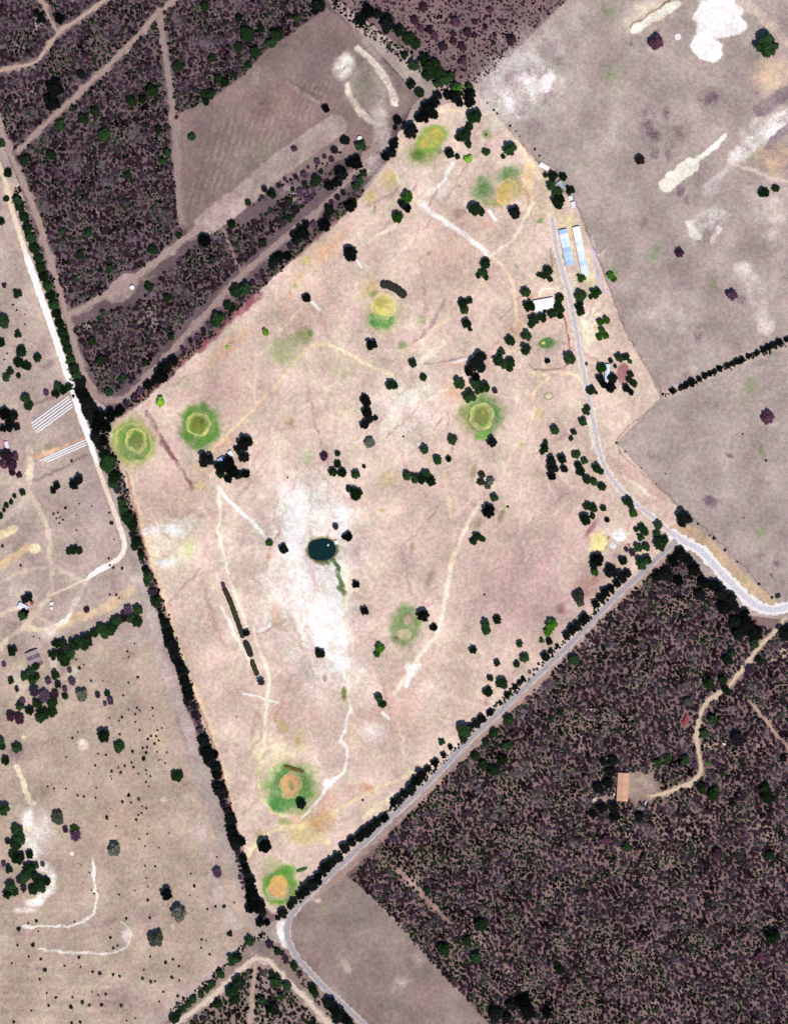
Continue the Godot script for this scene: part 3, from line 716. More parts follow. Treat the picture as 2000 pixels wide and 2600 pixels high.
	[0, 4, "s", "in the southwest pasture near the bottom hedge", [980, 258, 58, 1530, 800, 70, 1335, 1020, 64]],
	[0, 4, "k", "ragged, in the southwest pasture near the hedge", [1425, 638, 64]],
	[0, 4, "b", "in the dotted pasture right of the long wood", [1265, 692, 19, 1280, 842, 17, 1240, 398, 12, 1327, 404, 14, 1250, 503, 10, 1263, 574, 11, 1152, 608, 10, 1018, 643, 14, 808, 635, 12, 785, 605, 10, 766, 455, 10, 697, 393, 9, 992, 60, 11, 1165, 5, 17, 1258, 125, 12, 1190, 170, 12, 1240, 232, 11, 1360, 243, 10, 1445, 120, 10, 945, 1013, 18, 968, 1100, 17, 1006, 1080, 14, 1080, 848, 17, 640, 876, 13, 1630, 465, 11, 1660, 570, 20, 1622, 650, 10]],
	[0, 4, "b", "in the bottom left pasture below the curved tracks", [165, 940, 28, 313, 870, 21, 245, 888, 12, 330, 957, 11, 154, 1075, 15, 285, 1073, 24, 248, 1172, 14, 352, 1195, 17, 105, 1230, 13, 388, 1288, 25, 342, 1366, 16, 555, 1252, 14, 677, 1180, 19, 690, 1260, 13, 793, 1303, 16, 855, 1315, 24, 967, 1327, 18, 1023, 1340, 17, 403, 1484, 13, 480, 1522, 17, 418, 1590, 18, 272, 1633, 13, 123, 1730, 19, 610, 1603, 24, 622, 1520, 15, 706, 1563, 24, 766, 1587, 18, 870, 1584, 21, 906, 1492, 16, 790, 1473, 11, 840, 1498, 11, 1037, 1590, 21, 615, 1740, 19, 687, 1732, 18]],
	[0, 4, "b", "near the bottom hedge of the southwest pasture", [1218, 1360, 20, 1290, 1388, 21, 1325, 1383, 14, 1415, 1223, 21, 1478, 1197, 15, 1528, 1255, 15, 1470, 1350, 21, 1532, 1376, 12, 1398, 1475, 15, 1518, 1510, 19, 1360, 1556, 13, 1230, 1283, 12, 1285, 1170, 13, 1083, 1720, 11, 1158, 1697, 11]],
	[1, 4, "b", "beside the bottom stretch of western boundary", [285, 980, 36, 233, 745, 21, 160, 743, 15, 90, 768, 15, 42, 1028, 15, 80, 1035, 11, 38, 1098, 13, 112, 1153, 16, 320, 713, 11, 172, 324, 11]],
	[0, 4, "g", "in the bottom dirt road hedge, lower end", [1490, 1700, 42, 1530, 1655, 32, 1570, 1620, 30, 1610, 1580, 32, 1650, 1540, 32]],
	[1, 4, "g", "in the bottom dirt road hedge, upper end", [450, 1040, 46, 310, 1200, 52, 352, 1180, 42, 205, 1320, 36, 130, 1410, 34, 88, 1452, 30, 40, 1500, 30]],
	[1, 4, "g", "between dirt track and paved road at the bottom", [830, 1250, 38, 990, 1445, 52, 1012, 1490, 32, 690, 1130, 34]],
	[1, 4, "p", "between dirt track and paved road at the bottom", [620, 1072, 44, 760, 1190, 36, 880, 1320, 36, 740, 1170, 30]],
	[1, 4, "k", "in the roadside wood at the bottom", [1130, 1560, 58, 1162, 1602, 54, 1222, 1652, 56, 1262, 1702, 56, 1302, 1738, 48, 1192, 1702, 52]],
	[1, 4, "g", "in the scrub wedge between bottom tracks", [360, 1390, 62, 300, 1470, 62, 332, 1530, 52, 180, 1570, 48, 680, 1380, 62, 770, 1420, 46, 720, 1510, 38, 640, 1620, 62, 560, 1540, 42, 640, 1320, 34]],
	# --- south-east forest
	[3, 2, "k", "at the forest's tip by the road junction", [760, 1230, 58, 700, 1290, 62, 820, 1280, 48, 880, 1370, 60, 640, 1400, 70, 560, 1420, 52, 740, 1460, 55]],
	[3, 2, "k", "on the forest edge facing the curving road", [960, 1480, 56, 1050, 1500, 62, 1110, 1570, 70, 1180, 1622, 70, 1130, 1690, 76, 1310, 1735, 48, 1220, 1690, 56, 920, 1580, 55]],
	[3, 3, "k", "in the black stand west of the forest track", [1310, 90, 92, 1385, 150, 76, 1250, 170, 62, 1230, 60, 60]],
	[3, 3, "k", "where the forest track leaves the road", [1650, 165, 82]],
	[3, 3, "g", "beside the winding forest track", [1390, 250, 42, 1160, 390, 56, 1200, 335, 42, 1000, 590, 58, 1120, 560, 48, 1150, 650, 46, 1430, 390, 42, 960, 1020, 50, 1030, 900, 52]],
	[3, 3, "s", "round, above the red pointed canopy", [825, 750, 48]],
	[3, 3, "p", "beside the winding forest track", [1350, 475, 56, 1240, 1070, 88, 885, 1280, 36]],
	[3, 3, "k", "left of the tile-roofed house", [185, 1250, 56, 170, 1340, 50, 142, 1440, 52, 60, 1480, 52, 105, 1260, 40]],
	[3, 3, "k", "below the tile-roofed house", [90, 1650, 54, 190, 1650, 58, 200, 1722, 52, 410, 1730, 52, 20, 1700, 40]],
	[3, 3, "g", "around the tile-roofed house's clearing", [800, 1240, 50, 650, 1230, 42, 570, 1260, 38, 940, 1480, 50, 1030, 1540, 54, 1060, 1490, 38]],
	[3, 3, "m", "near the forest track's last bend", [995, 1270, 26, 1115, 1360, 21]],
	[3, 3, "g", "in the forest at the right edge", [1500, 1560, 72, 1480, 1480, 52, 1640, 1230, 36]],
	[2, 3, "g", "on the forest edge below the diagonal road", [1530, 390, 54, 980, 900, 54, 850, 1010, 48, 780, 1090, 38, 970, 1120, 48, 920, 1240, 54, 850, 1330, 62, 690, 1210, 48, 1340, 880, 30, 1420, 840, 32, 760, 1290, 50]],
	[2, 4, "k", "in the dark forest corner at the bottom", [870, 1660, 72, 1010, 1580, 62, 1100, 1560, 80, 1150, 1652, 64, 1300, 1650, 52, 960, 1690, 50]],
	[2, 4, "g", "in the forest's bottom half", [1150, 650, 40, 1410, 1280, 46, 1390, 1240, 32, 270, 600, 34, 700, 1180, 60, 740, 900, 60, 620, 1040, 50, 420, 1100, 55]],
	[3, 4, "g", "large, near the bottom right corner", [1540, 1000, 72, 300, 240, 48, 1520, 310, 48]],
	[3, 4, "r", "large, near the bottom right corner", [1440, 1170, 54, 1080, 290, 54, 120, 180, 50]],
]

func set_plants() -> void:
	var all := []
	for e in PLANTS:
		var list := []
		var a: Array = e[4]
		for k in range(0, a.size(), 3):
			var p := tile(e[0], e[1], a[k], a[k + 1])
			list.append([p.x, p.y, a[k + 2] / 3.36])
		var lo := Vector2(1e9, 1e9)
		var hi := -lo
		for t in list:
			lo = lo.min(Vector2(t[0], t[1])); hi = hi.max(Vector2(t[0], t[1]))
		var by := 0 if hi.x - lo.x > hi.y - lo.y else 1
		list.sort_custom(func(s, t): return s[by] < t[by])
		var called: String = CALLED[e[2]]
		if called == "evergreen_tree":
			for w in ["hedge", "boundary", "tree line", "belt"]:
				if w in e[3] and list.size() > 2: called = "hedgerow_tree"
			for w in ["scrub", "forest", "tile-roofed", "roadside wood"]:
				if w in e[3]: called = "forest_tree"
		for k in list.size():
			var label: String = LOOK[e[2]] + " " + e[3]
			if list.size() > 1:
				label = "%s %s from the %s %s" % [ordinal(k + 1), LOOK[e[2]], "left" if by == 0 else "top", e[3]]
			all.append({"kind": e[2], "called": called, "label": label, "group": LOOK[e[2]] + "s " + e[3] if list.size() > 1 else "", "x": list[k][0], "y": list[k][1], "r": list[k][2]})
	# of each kind the 300 largest stand alone as objects; the rest are gathered below
	var crowd := []
	var kinds := {}
	for t in all:
		if not kinds.has(t.called): kinds[t.called] = []
		kinds[t.called].append(t)
	for k in kinds:
		kinds[k].sort_custom(func(s, t): return s.r > t.r)
		for i in range(300, kinds[k].size()): kinds[k][i]["crowd"] = true
		print(k, " ", kinds[k].size())
	for t in all:
		if t.has("crowd"): crowd.append(t)
		else: plant(t.called, t.kind, t.label, t.group, t.x, t.y, t.r)
	if crowd.is_empty(): return
	var by_mesh := {}
	for t in crowd:
		var n: int = rng.randi() % 4
		if not by_mesh.has(n): by_mesh[n] = []
		by_mesh[n].append([t.x, t.y, t.r, leaf_color(t.kind, 1.0), 0.95])
	copies("small_trees", "smaller dark trees filling the hedges, groves and woods", by_mesh, crowns)

func leaf_color(kind: String, k: float) -> Color:
	var c: Array = LEAF[kind]
	var l := lin(c[0], c[1], c[2])
	return Color(l.r * k, l.g * k, l.b * k)

func copies(called: String, label: String, by_mesh: Dictionary, shapes: Array) -> void:
	var o := Node3D.new()
	o.name = numbered(called)
	add_child(o)
	tag(o, label, "trees", "", "stuff")
	var m := StandardMaterial3D.new()
	m.vertex_color_use_as_albedo = true
	m.roughness = 0.9
	m.metallic_specular = 0.1
	for n in by_mesh:
		var list: Array = by_mesh[n]
		var mm := MultiMesh.new()
		mm.transform_format = MultiMesh.TRANSFORM_3D
		mm.use_colors = true
		mm.mesh = shapes[n]
		mm.instance_count = list.size()
		for k in list.size():
			var t: Array = list[k]
			var s: float = t[2] * UNIT
			var b := Basis(Vector3.UP, rng.randf() * TAU).scaled(Vector3(s * rng.randf_range(0.85, 1.15), s * rng.randf_range(0.7, 1.1), s))
			mm.set_instance_transform(k, Transform3D(b, w3(t[0], t[1], relief(t[0], t[1]) + s * t[4])))
			mm.set_instance_color(k, t[3])
		var i := MultiMeshInstance3D.new()
		i.name = "crowns"
		i.multimesh = mm
		i.material_override = m
		i.set_meta("kind", "stuff")
		o.add_child(i, true)

func scatter(called: String, label: String, x0: float, y0: float, x1: float, y1: float, step: float, rg: Array, rp: Array, purple: float, clump: float, seed_: int, sheets := ["g", "g", "k", "s"]) -> void:
	var g := RandomNumberGenerator.new()
	g.seed = seed_
	var hue := noise(0.009, seed_ + 1, 3)
	var knot := noise(0.028, seed_ + 2, 3)
	var stand := noise(0.016, seed_ + 3, 3)
	var green := {}; var dry := {}
	for pass_ in 2:
		var s := step * (1.3 if pass_ == 0 else 1.0)
		var r0: float = rp[0] if pass_ == 0 else rg[0]
		var r1: float = rp[1] if pass_ == 0 else rg[1]
		var y := y0
		while y < y1:
			var x := x0
			while x < x1:
				var px := x + g.randf_range(-0.65, 0.65) * s
				var py := y + g.randf_range(-0.65, 0.65) * s
				var roll := g.randf(); var size := g.randf(); var pick := g.randi() % 4; var tone := g.randf_range(0.6, 1.25); var sort := g.randi() % 4
				x += s
				if px < -EDGE + 5 or py < -EDGE + 5 or px > 2190 or py > 2790: continue
				var i := int((py + EDGE) * TS) * TW + int((px + EDGE) * TS)
				if dens[i] == 0: continue
				var d := dens[i] / 255.0
				var lean := 2.0 * hue.get_noise_2d(px, py) + (0.35 * clampf((px - 1500.0) / 500.0, -1.0, 0.6) if called == "forest" else 0.0)
				tone *= 1.0 + 1.3 * stand.get_noise_2d(px, py)
				var r := r0 + (r1 - r0) * size * size
				if pass_ == 0:
					if roll > d * (0.35 + purple + lean): continue
					if not dry.has(pick): dry[pick] = []
					dry[pick].append([px, py, r, leaf_color("v" if stand.get_noise_2d(py, px) > 0.22 else "p" if sort > 1 else "r", tone), 0.6])
				else:
					if roll > d * (1.3 - purple - lean * 0.8 + clump * knot.get_noise_2d(px, py)): continue
					if not green.has(pick): green[pick] = []
					green[pick].append([px, py, r, leaf_color(sheets[sort], tone), 0.6])
			y += s
	if green.size(): copies(called, label + ", the green ones", green, bushes)
	if dry.size(): copies(called, label + ", the dry purple ones", dry, thorn)

func grow_along(p: PackedVector2Array, w: float, share: float) -> void:
	stroke_mask(curve(p, 16.0), w, 2.0, 4.0)
	for i in touched:
		dens[i] = maxi(dens[i], int(share * 255.0 * mask[i]))
		mask[i] = 0.0

var thorn := []

# ---------------------------------------------------------------- the ground's colours
const SAND := [255, 252, 246]
const CREAM := [244, 226, 196]
const DRY := [224, 200, 184]
const GRASS := [104, 150, 72]
const OLIVE := [176, 168, 104]

func paint_ground() -> void:
	start_map()
	field(pv([-200, -200, 2200, -200, 2200, 2800, -200, 2800]), 180, 164, 157)
	# north-west scrub soil and the grey field in it
	field(pv([-200, -200, 860, -200, 860, 20, 1060, 240, 990, 400, 850, 560, 560, 830, 300, 1060, 230, 1000, 40, 440, -20, 300, -200, 200]), 112, 94, 98)
	field(pv([450, 290, 540, 250, 620, 190, 690, 115, 735, 90, 830, 20, 860, 40, 930, 110, 1010, 190, 1070, 245, 1010, 310, 960, 360, 880, 400, 780, 440, 640, 500, 480, 592, 460, 560]), 144, 124, 120)
	# northern thorn block
	field(pv([840, -200, 1560, -200, 1440, 0, 1222, 212, 1180, 240, 1060, 150, 940, 60, 850, 0]), 132, 110, 112)
	# west and south-west pasture
	field(pv([-200, 300, 0, 420, 60, 640, 180, 980, 320, 1390, 380, 1600, 500, 2000, 600, 2300, 660, 2370, 400, 2600, 300, 2800, -200, 2800]), 190, 171, 160)
	field(pv([-200, 1650, 390, 1640, 500, 2000, 580, 2200, 640, 2370, 300, 2640, -200, 2800]), 190, 170, 154)
	# south-east forest floor, the grey field at the bottom, the wedge between the tracks
	field(pv([1720, 1390, 1880, 1560, 2200, 1600, 2200, 2800, 1300, 2800, 1240, 2600, 1000, 2330, 870, 2215, 1000, 2100, 1250, 1860, 1500, 1600]), 132, 109, 107)
	field(pv([742, 2320, 800, 2280, 880, 2222, 1000, 2335, 1250, 2610, 1350, 2800, 1010, 2800, 780, 2460, 738, 2390]), 152, 134, 127)
	field(pv([648, 2385, 740, 2400, 920, 2600, 1080, 2800, 340, 2800, 360, 2650, 440, 2580, 540, 2492, 600, 2435]), 150, 130, 122)
	# the property
	field(pv([272, 1118, 300, 1062, 420, 962, 560, 838, 700, 700, 850, 568, 935, 475, 995, 400, 1012, 335, 1110, 272, 1215, 236, 1262, 290, 1340, 382, 1400, 452, 1462, 520, 1502, 620, 1550, 740, 1582, 830, 1640, 930, 1676, 1012, 1622, 1066, 1566, 1124, 1640, 1208, 1720, 1290, 1745, 1350, 1690, 1398, 1500, 1572, 1250, 1842, 1000, 2052, 870, 2182, 760, 2292, 690, 2345, 660, 2300, 625, 2200, 600, 2100, 560, 1960, 500, 1800, 460, 1700, 400, 1530, 365, 1430, 330, 1300, 300, 1200]), DRY[0], DRY[1], DRY[2])

	# --- property: broad tones
	blob(1330, 1500, 220, 200, 30, [198, 167, 162], 0.9, 0.8)
	blob(1420, 1300, 180, 150, 0, [206, 177, 168], 0.7, 0.8)
	blob(560, 1010, 200, 130, -40, [208, 178, 166], 0.75, 0.8)
	blob(430, 1250, 120, 90, 0, [204, 174, 164], 0.75, 0.8)
	blob(700, 1800, 200, 110, 30, [216, 186, 174], 0.7, 0.8)
	blob(1000, 1800, 230, 110, -40, [212, 180, 164], 0.75, 0.8)
	blob(1150, 650, 150, 110, 20, [212, 182, 166], 0.75, 0.8)
	blob(1160, 230, 70, 40, 0, [200, 166, 160], 0.4, 0.7)
	blob(790, 690, 150, 60, -40, [228, 200, 178], 0.45, 0.7)
	blob(1130, 1350, 120, 200, 10, [212, 184, 174], 0.6, 0.9)
	blob(760, 800, 160, 90, -40, [212, 180, 164], 0.6, 0.9)
	blob(480, 1700, 60, 200, -20, [214, 184, 170], 0.6, 0.9)
	blob(1180, 560, 70, 60, 0, [208, 178, 164], 0.6, 0.9)
	blob(1450, 1100, 120, 90, 0, [212, 184, 174], 0.5, 0.9)
	# bleached sand
	blob(760, 1400, 230, 300, 8, [242, 226, 214], 0.85, 1.0, 1.2)
	blob(820, 1620, 120, 200, 5, [252, 244, 236], 0.85, 0.9, 1.2)
	blob(800, 1380, 130, 170, 8, [253, 246, 238], 0.8, 1.0, 0.8)
	blob(980, 1060, 200, 130, -40, [238, 220, 204], 0.6, 1.0, 1.2)
	blob(800, 1300, 150, 110, 60, [250, 242, 232], 0.95, 0.9)
	blob(760, 1480, 120, 170, 10, [250, 240, 230], 0.9, 0.9)
	blob(740, 1330, 60, 110, 0, SAND, 0.95, 0.9)
	blob(770, 1270, 90, 60, 0, SAND, 0.35, 1.0)
	blob(700, 1560, 70, 120, 0, [246, 234, 226], 0.6, 1.0)
	for k in 7:
		track(pv([690 + 24 * k, 1230 + 10 * (k % 3), 710 + 20 * k, 1400, 735 + 17 * k, 1560, 780 + 12 * k, 1690]), 2.5, SAND if k % 2 else [226, 198, 190], 0.45, 5.0, 1.6, 5.0)
	blob(850, 1440, 60, 90, 0, SAND, 0.9, 0.9)
	blob(865, 1320, 26, 44, 10, SAND, 0.95, 0.8)
	blob(840, 1570, 60, 130, 10, SAND, 0.9, 0.9)
	blob(866, 1690, 26, 20, 20, SAND, 0.9, 0.8)
	blob(870, 1700, 90, 80, 20, [248, 234, 224], 0.6, 0.7)
	blob(425, 1395, 90, 100, 0, [248, 236, 208], 0.95, 0.8)
	blob(400, 1460, 50, 60, 0, [244, 230, 198], 0.7, 0.8)
	blob(440, 1340, 90, 30, -10, [254, 248, 236], 0.85, 0.8)
	blob(415, 1430, 60, 14, -12, SAND, 0.9, 0.6)
	blob(1010, 1000, 170, 80, -35, [244, 230, 212], 0.6, 0.7)
	blob(1030, 1080, 120, 90, 0, [242, 226, 214], 0.5, 0.7)
	blob(1060, 420, 60, 90, 40, [238, 220, 208], 0.55, 0.7)
	blob(1110, 480, 60, 30, 20, [244, 232, 222], 0.5, 0.7)
	blob(1100, 1760, 60, 90, 30, [240, 220, 206], 0.6, 0.7)
	blob(950, 1860, 50, 40, 30, [248, 236, 226], 0.7, 0.6)
	blob(690, 1900, 90, 60, 10, [240, 226, 188], 0.6, 0.7)
	blob(660, 1880, 50, 120, 10, [238, 222, 190], 0.5, 0.8)
	blob(930, 1760, 60, 60, 0, [246, 230, 218], 0.5, 0.7)
	blob(1490, 700, 40, 90, -10, [246, 230, 196], 0.8, 0.7)
	blob(1500, 830, 25, 90, 12, [248, 236, 210], 0.85, 0.7)
	blob(1440, 590, 45, 70, -12, [240, 220, 176], 0.8, 0.6)
	blob(1350, 500, 25, 70, -20, [238, 214, 172], 0.7, 0.7)
	blob(1590, 1060, 12, 20, 20, [248, 232, 200], 0.8, 0.7)
	# orange-tinted earth
	for a in [[560, 1130, 60, 22, -35], [580, 880, 26, 120, 48], [840, 620, 22, 90, 48], [1170, 918, 90, 16, -10], [1350, 780, 60, 50, 0], [1310, 470, 26, 60, -30], [1160, 990, 60, 40, 0], [1310, 830, 30, 50, 20], [760, 2080, 60, 40, 20], [820, 2030, 60, 40, 0], [700, 1560, 20, 60, -10], [760, 700, 40, 16, -40], [820, 640, 40, 40, 0], [420, 940, 20, 60, 50]]:
		blob(a[0], a[1], a[2], a[3], a[4], [226, 178, 142], 0.5, 0.8)
	for p in [[300, 1050, 360, 1005, 450, 925, 560, 820, 640, 735, 720, 660, 790, 600, 850, 550, 915, 480], [690, 2330, 640, 2290, 610, 2180, 585, 2080, 545, 1950, 495, 1820, 470, 1730, 430, 1600, 400, 1520, 370, 1440, 340, 1330, 300, 1210, 265, 1110], [200, 1010, 175, 900, 130, 740, 90, 620, 55, 530]]:
		track(pv(p), 9, [116, 94, 96], 0.75, 5.0, 0.8)
	# maroon burnt strip along the north-west boundary and other dark streaks
	track(pv([505, 885, 580, 812, 660, 745]), 6, [142, 88, 96], 0.8, 8.0, 1.0)
	track(pv([850, 560, 790, 610, 745, 650]), 6, [150, 110, 112], 0.7, 6.0, 1.0)
	track(pv([330, 1030, 420, 950, 500, 885]), 4, [166, 112, 108], 0.6, 7.0, 1.0)
	track(pv([372, 1045, 410, 1110, 450, 1175, 485, 1235]), 3, [146, 108, 106], 0.75, 4.0, 1.0)
	track(pv([410, 1120, 440, 1160]), 4, [140, 98, 98], 0.7, 4.0, 1.0)
	track(pv([1130, 760, 1090, 830, 1045, 880]), 3, [170, 140, 140], 0.6, 4.0, 1.0)
	track(pv([930, 520, 1000, 490, 1012, 470]), 3, [160, 130, 130], 0.5, 4.0, 1.0)
	blob(1420, 1545, 16, 18, 30, [146, 92, 98], 0.7, 0.8)
	blob(1490, 1490, 60, 40, -40, [170, 128, 122], 0.6, 0.7)
	blob(1500, 1340, 10, 40, 35, [150, 108, 112], 0.7, 0.7)
	blob(1165, 540, 26, 20, 0, [176, 144, 132], 0.6, 0.7)
	blob(1200, 1200, 12, 30, 10, [150, 134, 100], 0.6, 0.7)
	blob(1270, 1310, 10, 25, 20, [150, 128, 96], 0.7, 0.7)
	blob(1210, 1330, 14, 20, 30, [150, 130, 100], 0.7, 0.7)
	blob(1045, 1390, 8, 22, 5, [160, 138, 96], 0.6, 0.7)
	blob(1090, 1470, 16, 40, 20, [170, 146, 138], 0.6, 0.7)
	blob(645, 1840, 12, 45, 10, [176, 150, 142], 0.6, 0.7)
	trails()
	# --- trodden tracks of the property
	var cream := [244, 224, 192]
	track(pv([1062, 512, 1110, 550, 1170, 590, 1215, 625, 1240, 645]), 3.7, SAND, 0.95, 4.5, 0.5, 1.4)
	track(pv([1240, 645, 1280, 680, 1300, 720, 1308, 780, 1312, 810, 1305, 825]), 2.4, cream, 1.00, 3.0, 0.6, 1.4)
	track(pv([1240, 650, 1285, 620, 1310, 595, 1330, 555, 1352, 515]), 2.7, [250, 236, 216], 1.00, 3.0, 0.6, 1.4)
	track(pv([1150, 412, 1128, 450, 1110, 480]), 2.3, SAND, 0.95, 3.8, 0.5, 1.4)
	track(pv([1110, 480, 1095, 505, 1088, 520]), 2.0, [190, 160, 156], 0.73, 3.0, 0.6, 1.4)
	track(pv([1000, 430, 1015, 470, 1030, 500, 1062, 512]), 2.0, cream, 0.98, 3.0, 0.7, 1.4)
	track(pv([1000, 575, 960, 595, 920, 620, 890, 650]), 2.7, [246, 230, 208], 0.98, 3.8, 0.7, 1.4)
	track(pv([500, 1180, 560, 1120, 640, 1040, 710, 965, 770, 895, 810, 870, 835, 872]), 2.0, [240, 214, 172], 1.00, 2.6, 0.6, 1.4)
	track(pv([835, 872, 880, 895, 930, 925, 980, 945, 1000, 950]), 2.7, [248, 230, 192], 1.00, 3.0, 0.6, 1.4)
	track(pv([1000, 925, 1050, 880, 1110, 830, 1180, 770, 1230, 710]), 3.4, [240, 216, 186], 0.73, 4.5, 0.9, 1.4)
	track(pv([835, 872, 870, 820, 890, 770, 905, 720]), 2.7, [240, 220, 190], 0.61, 3.8, 0.9, 1.4)
	track(pv([645, 1040, 648, 980, 650, 890]), 2.7, [240, 216, 190], 0.61, 3.0, 0.9, 1.4)
	track(pv([1055, 925, 1120, 918, 1190, 905]), 1.4, [160, 140, 142], 0.61, 2.2, 0.8, 1.4)
	track(pv([1150, 920, 1200, 905]), 2.7, SAND, 0.7, 3.0, 0.6, 1.4)
	track(pv([550, 1235, 590, 1280, 640, 1325, 685, 1375]), 3.4, SAND, 0.95, 2.2, 0.4, 1.4)
	track(pv([552, 1230, 560, 1310, 552, 1340, 565, 1400, 580, 1460, 600, 1520, 630, 1600]), 2.7, [248, 240, 214], 0.92, 3.0, 0.7, 1.4)
	track(pv([560, 1540, 600, 1620, 640, 1690, 655, 1720]), 2.4, [250, 240, 224], 0.85, 3.0, 0.7, 1.4)
	track(pv([640, 1590, 655, 1640, 675, 1690, 682, 1720, 675, 1790, 672, 1860, 660, 1920]), 3.1, [246, 234, 206], 0.92, 3.0, 0.6, 1.4)
	track(pv([618, 1760, 660, 1770, 702, 1783]), 1.8, SAND, 0.95, 1.5, 0.4, 1.4)
	track(pv([655, 1602, 685, 1586]), 2.7, SAND, 0.95, 1.9, 0.4, 1.4)
	track(pv([580, 1570, 590, 1590]), 2.7, SAND, 0.9, 2.2, 0.4, 1.4)
	track(pv([870, 1340, 872, 1420, 880, 1500, 875, 1600, 880, 1690, 885, 1760, 890, 1810]), 2.7, [252, 242, 214], 1.00, 3.0, 0.6, 1.4)
	track(pv([790, 1560, 810, 1620, 830, 1665, 850, 1690]), 3.4, SAND, 0.85, 3.8, 0.6, 1.4)
	track(pv([740, 1360, 755, 1440, 760, 1500, 775, 1580]), 2.7, SAND, 0.6, 3.8, 0.8, 1.4)
	track(pv([885, 1690, 862, 1700, 838, 1700]), 3.4, SAND, 1.0, 2.2, 0.3, 1.4)
	track(pv([884, 1675, 868, 1692, 874, 1720]), 4.1, SAND, 1.0, 2.2, 0.3, 1.4)
	track(pv([885, 1805, 872, 1860, 862, 1880, 880, 1900, 870, 1960, 840, 1985]), 2.7, SAND, 0.85, 2.2, 0.5, 1.4)
	track(pv([838, 1985, 815, 2020, 795, 2045, 765, 2075]), 2.7, SAND, 0.95, 1.9, 0.4, 1.4)
	blob(830, 1988, 16, 15, 0, SAND, 0.8, 0.4, 1.4)
	blob(722, 2068, 14, 6, 10, SAND, 0.7, 0.5, 1.4)
	track(pv([660, 1920, 655, 1960, 662, 2020, 690, 2060, 722, 2070]), 2.7, [234, 226, 168], 0.98, 2.2, 0.6, 1.4)
	track(pv([1000, 1760, 1040, 1700, 1060, 1670, 1100, 1620, 1115, 1580, 1128, 1530, 1145, 1430, 1165, 1380, 1185, 1330, 1215, 1280]), 3.4, [248, 232, 210], 0.98, 3.8, 0.6, 1.4)
	track(pv([1215, 1280, 1260, 1230, 1290, 1170, 1310, 1120]), 2.0, [236, 214, 190], 0.73, 3.0, 0.8, 1.4)
	track(pv([1145, 1430, 1150, 1360, 1140, 1280, 1125, 1200]), 2.7, [236, 216, 176], 0.61, 3.8, 0.9, 1.4)
	track(pv([1032, 1690, 1045, 1712, 1060, 1690]), 5.4, SAND, 0.7, 4.5, 0.6, 1.4)
	track(pv([1030, 1740, 1052, 1690]), 3.4, SAND, 0.95, 3.8, 0.4, 1.4)
	track(pv([1025, 1380, 1032, 1460, 1045, 1510, 1065, 1530, 1090, 1535, 1108, 1515]), 2.0, [200, 170, 172], 0.61, 3.0, 0.8, 1.4)
	track(pv([1100, 1090, 1120, 1060]), 1.4, [176, 146, 144], 0.61, 2.2, 0.8, 1.4)
	track(pv([970, 1810, 985, 1825]), 3.4, SAND, 0.9, 3.0, 0.4, 1.4)
	track(pv([330, 1180, 340, 1250, 380, 1400, 430, 1560, 480, 1720, 540, 1860, 590, 2050]), 2.7, [240, 216, 178], 0.85, 3.8, 0.8, 1.4)
	track(pv([322, 1200, 350, 1320, 400, 1500, 460, 1690, 520, 1830, 560, 1950, 590, 2060]), 2.0, [178, 120, 110], 0.55, 3.0, 0.9, 1.4)
	track(pv([620, 2185, 660, 2130, 720, 2100, 770, 2095, 830, 2070, 900, 2030, 960, 2000, 1050, 1960]), 2.7, [240, 222, 178], 0.92, 3.8, 0.7, 1.4)
	track(pv([920, 2075, 960, 2045, 1000, 2020]), 4.8, [246, 226, 190], 0.98, 3.8, 0.6, 1.4)
	track(pv([720, 2100, 790, 2110, 830, 2140]), 5.4, [240, 220, 168], 0.73, 6.0, 0.8, 1.4)
	track(pv([1395, 955, 1350, 1000, 1355, 1040, 1340, 1090]), 2.0, [246, 224, 180], 0.85, 3.0, 0.7, 1.4)
	track(pv([1340, 940, 1360, 950, 1420, 945, 1462, 950, 1480, 975]), 2.4, [246, 226, 190], 0.98, 3.0, 0.6, 1.4)
	track(pv([1342, 925, 1352, 938, 1420, 935, 1450, 915]), 1.2, [170, 128, 116], 0.85, 1.5, 0.6, 1.4)
	track(pv([1430, 800, 1440, 850, 1447, 885]), 1.2, [150, 112, 100], 0.85, 1.5, 0.6, 1.4)
	track(pv([1368, 752, 1372, 738, 1415, 730, 1416, 742]), 1.6, [252, 240, 216], 1.00, 1.5, 0.4, 1.4)
	track(pv([1400, 560, 1385, 480, 1350, 420, 1300, 350, 1250, 300, 1220, 270]), 4.8, [244, 222, 190], 0.92, 5.2, 0.7, 1.4)
	track(pv([1110, 282, 1150, 278, 1190, 285, 1230, 290]), 2.0, [246, 228, 190], 0.98, 2.6, 0.6, 1.4)
	track(pv([1395, 630, 1402, 690]), 1.4, [170, 132, 116], 0.73, 1.9, 0.8, 1.4)
	track(pv([1500, 600, 1515, 690, 1530, 740]), 2.7, [206, 198, 212], 0.85, 3.0, 0.7, 1.4)
	track(pv([1215, 238, 1262, 292, 1340, 384, 1400, 454, 1462, 522, 1502, 622, 1550, 742, 1582, 832, 1640, 932, 1676, 1012, 1566, 1124, 1700, 1262, 1840, 1390, 1960, 1518]), 0.8, [140, 108, 100], 0.55, 1.8, 1.2)
	track(pv([1700, 1350, 1760, 1355, 1830, 1420, 1900, 1490, 1950, 1528]), 14.0, [208, 180, 148], 0.98, 6.0, 0.8, 1.4)
	track(pv([1560, 1180, 1640, 1230, 1700, 1300]), 12.0, [214, 184, 172], 0.85, 9.0, 0.8, 1.4)
	track(pv([1580, 1205, 1620, 1235, 1660, 1265]), 2.7, [238, 218, 200], 0.98, 3.0, 0.7, 1.4)
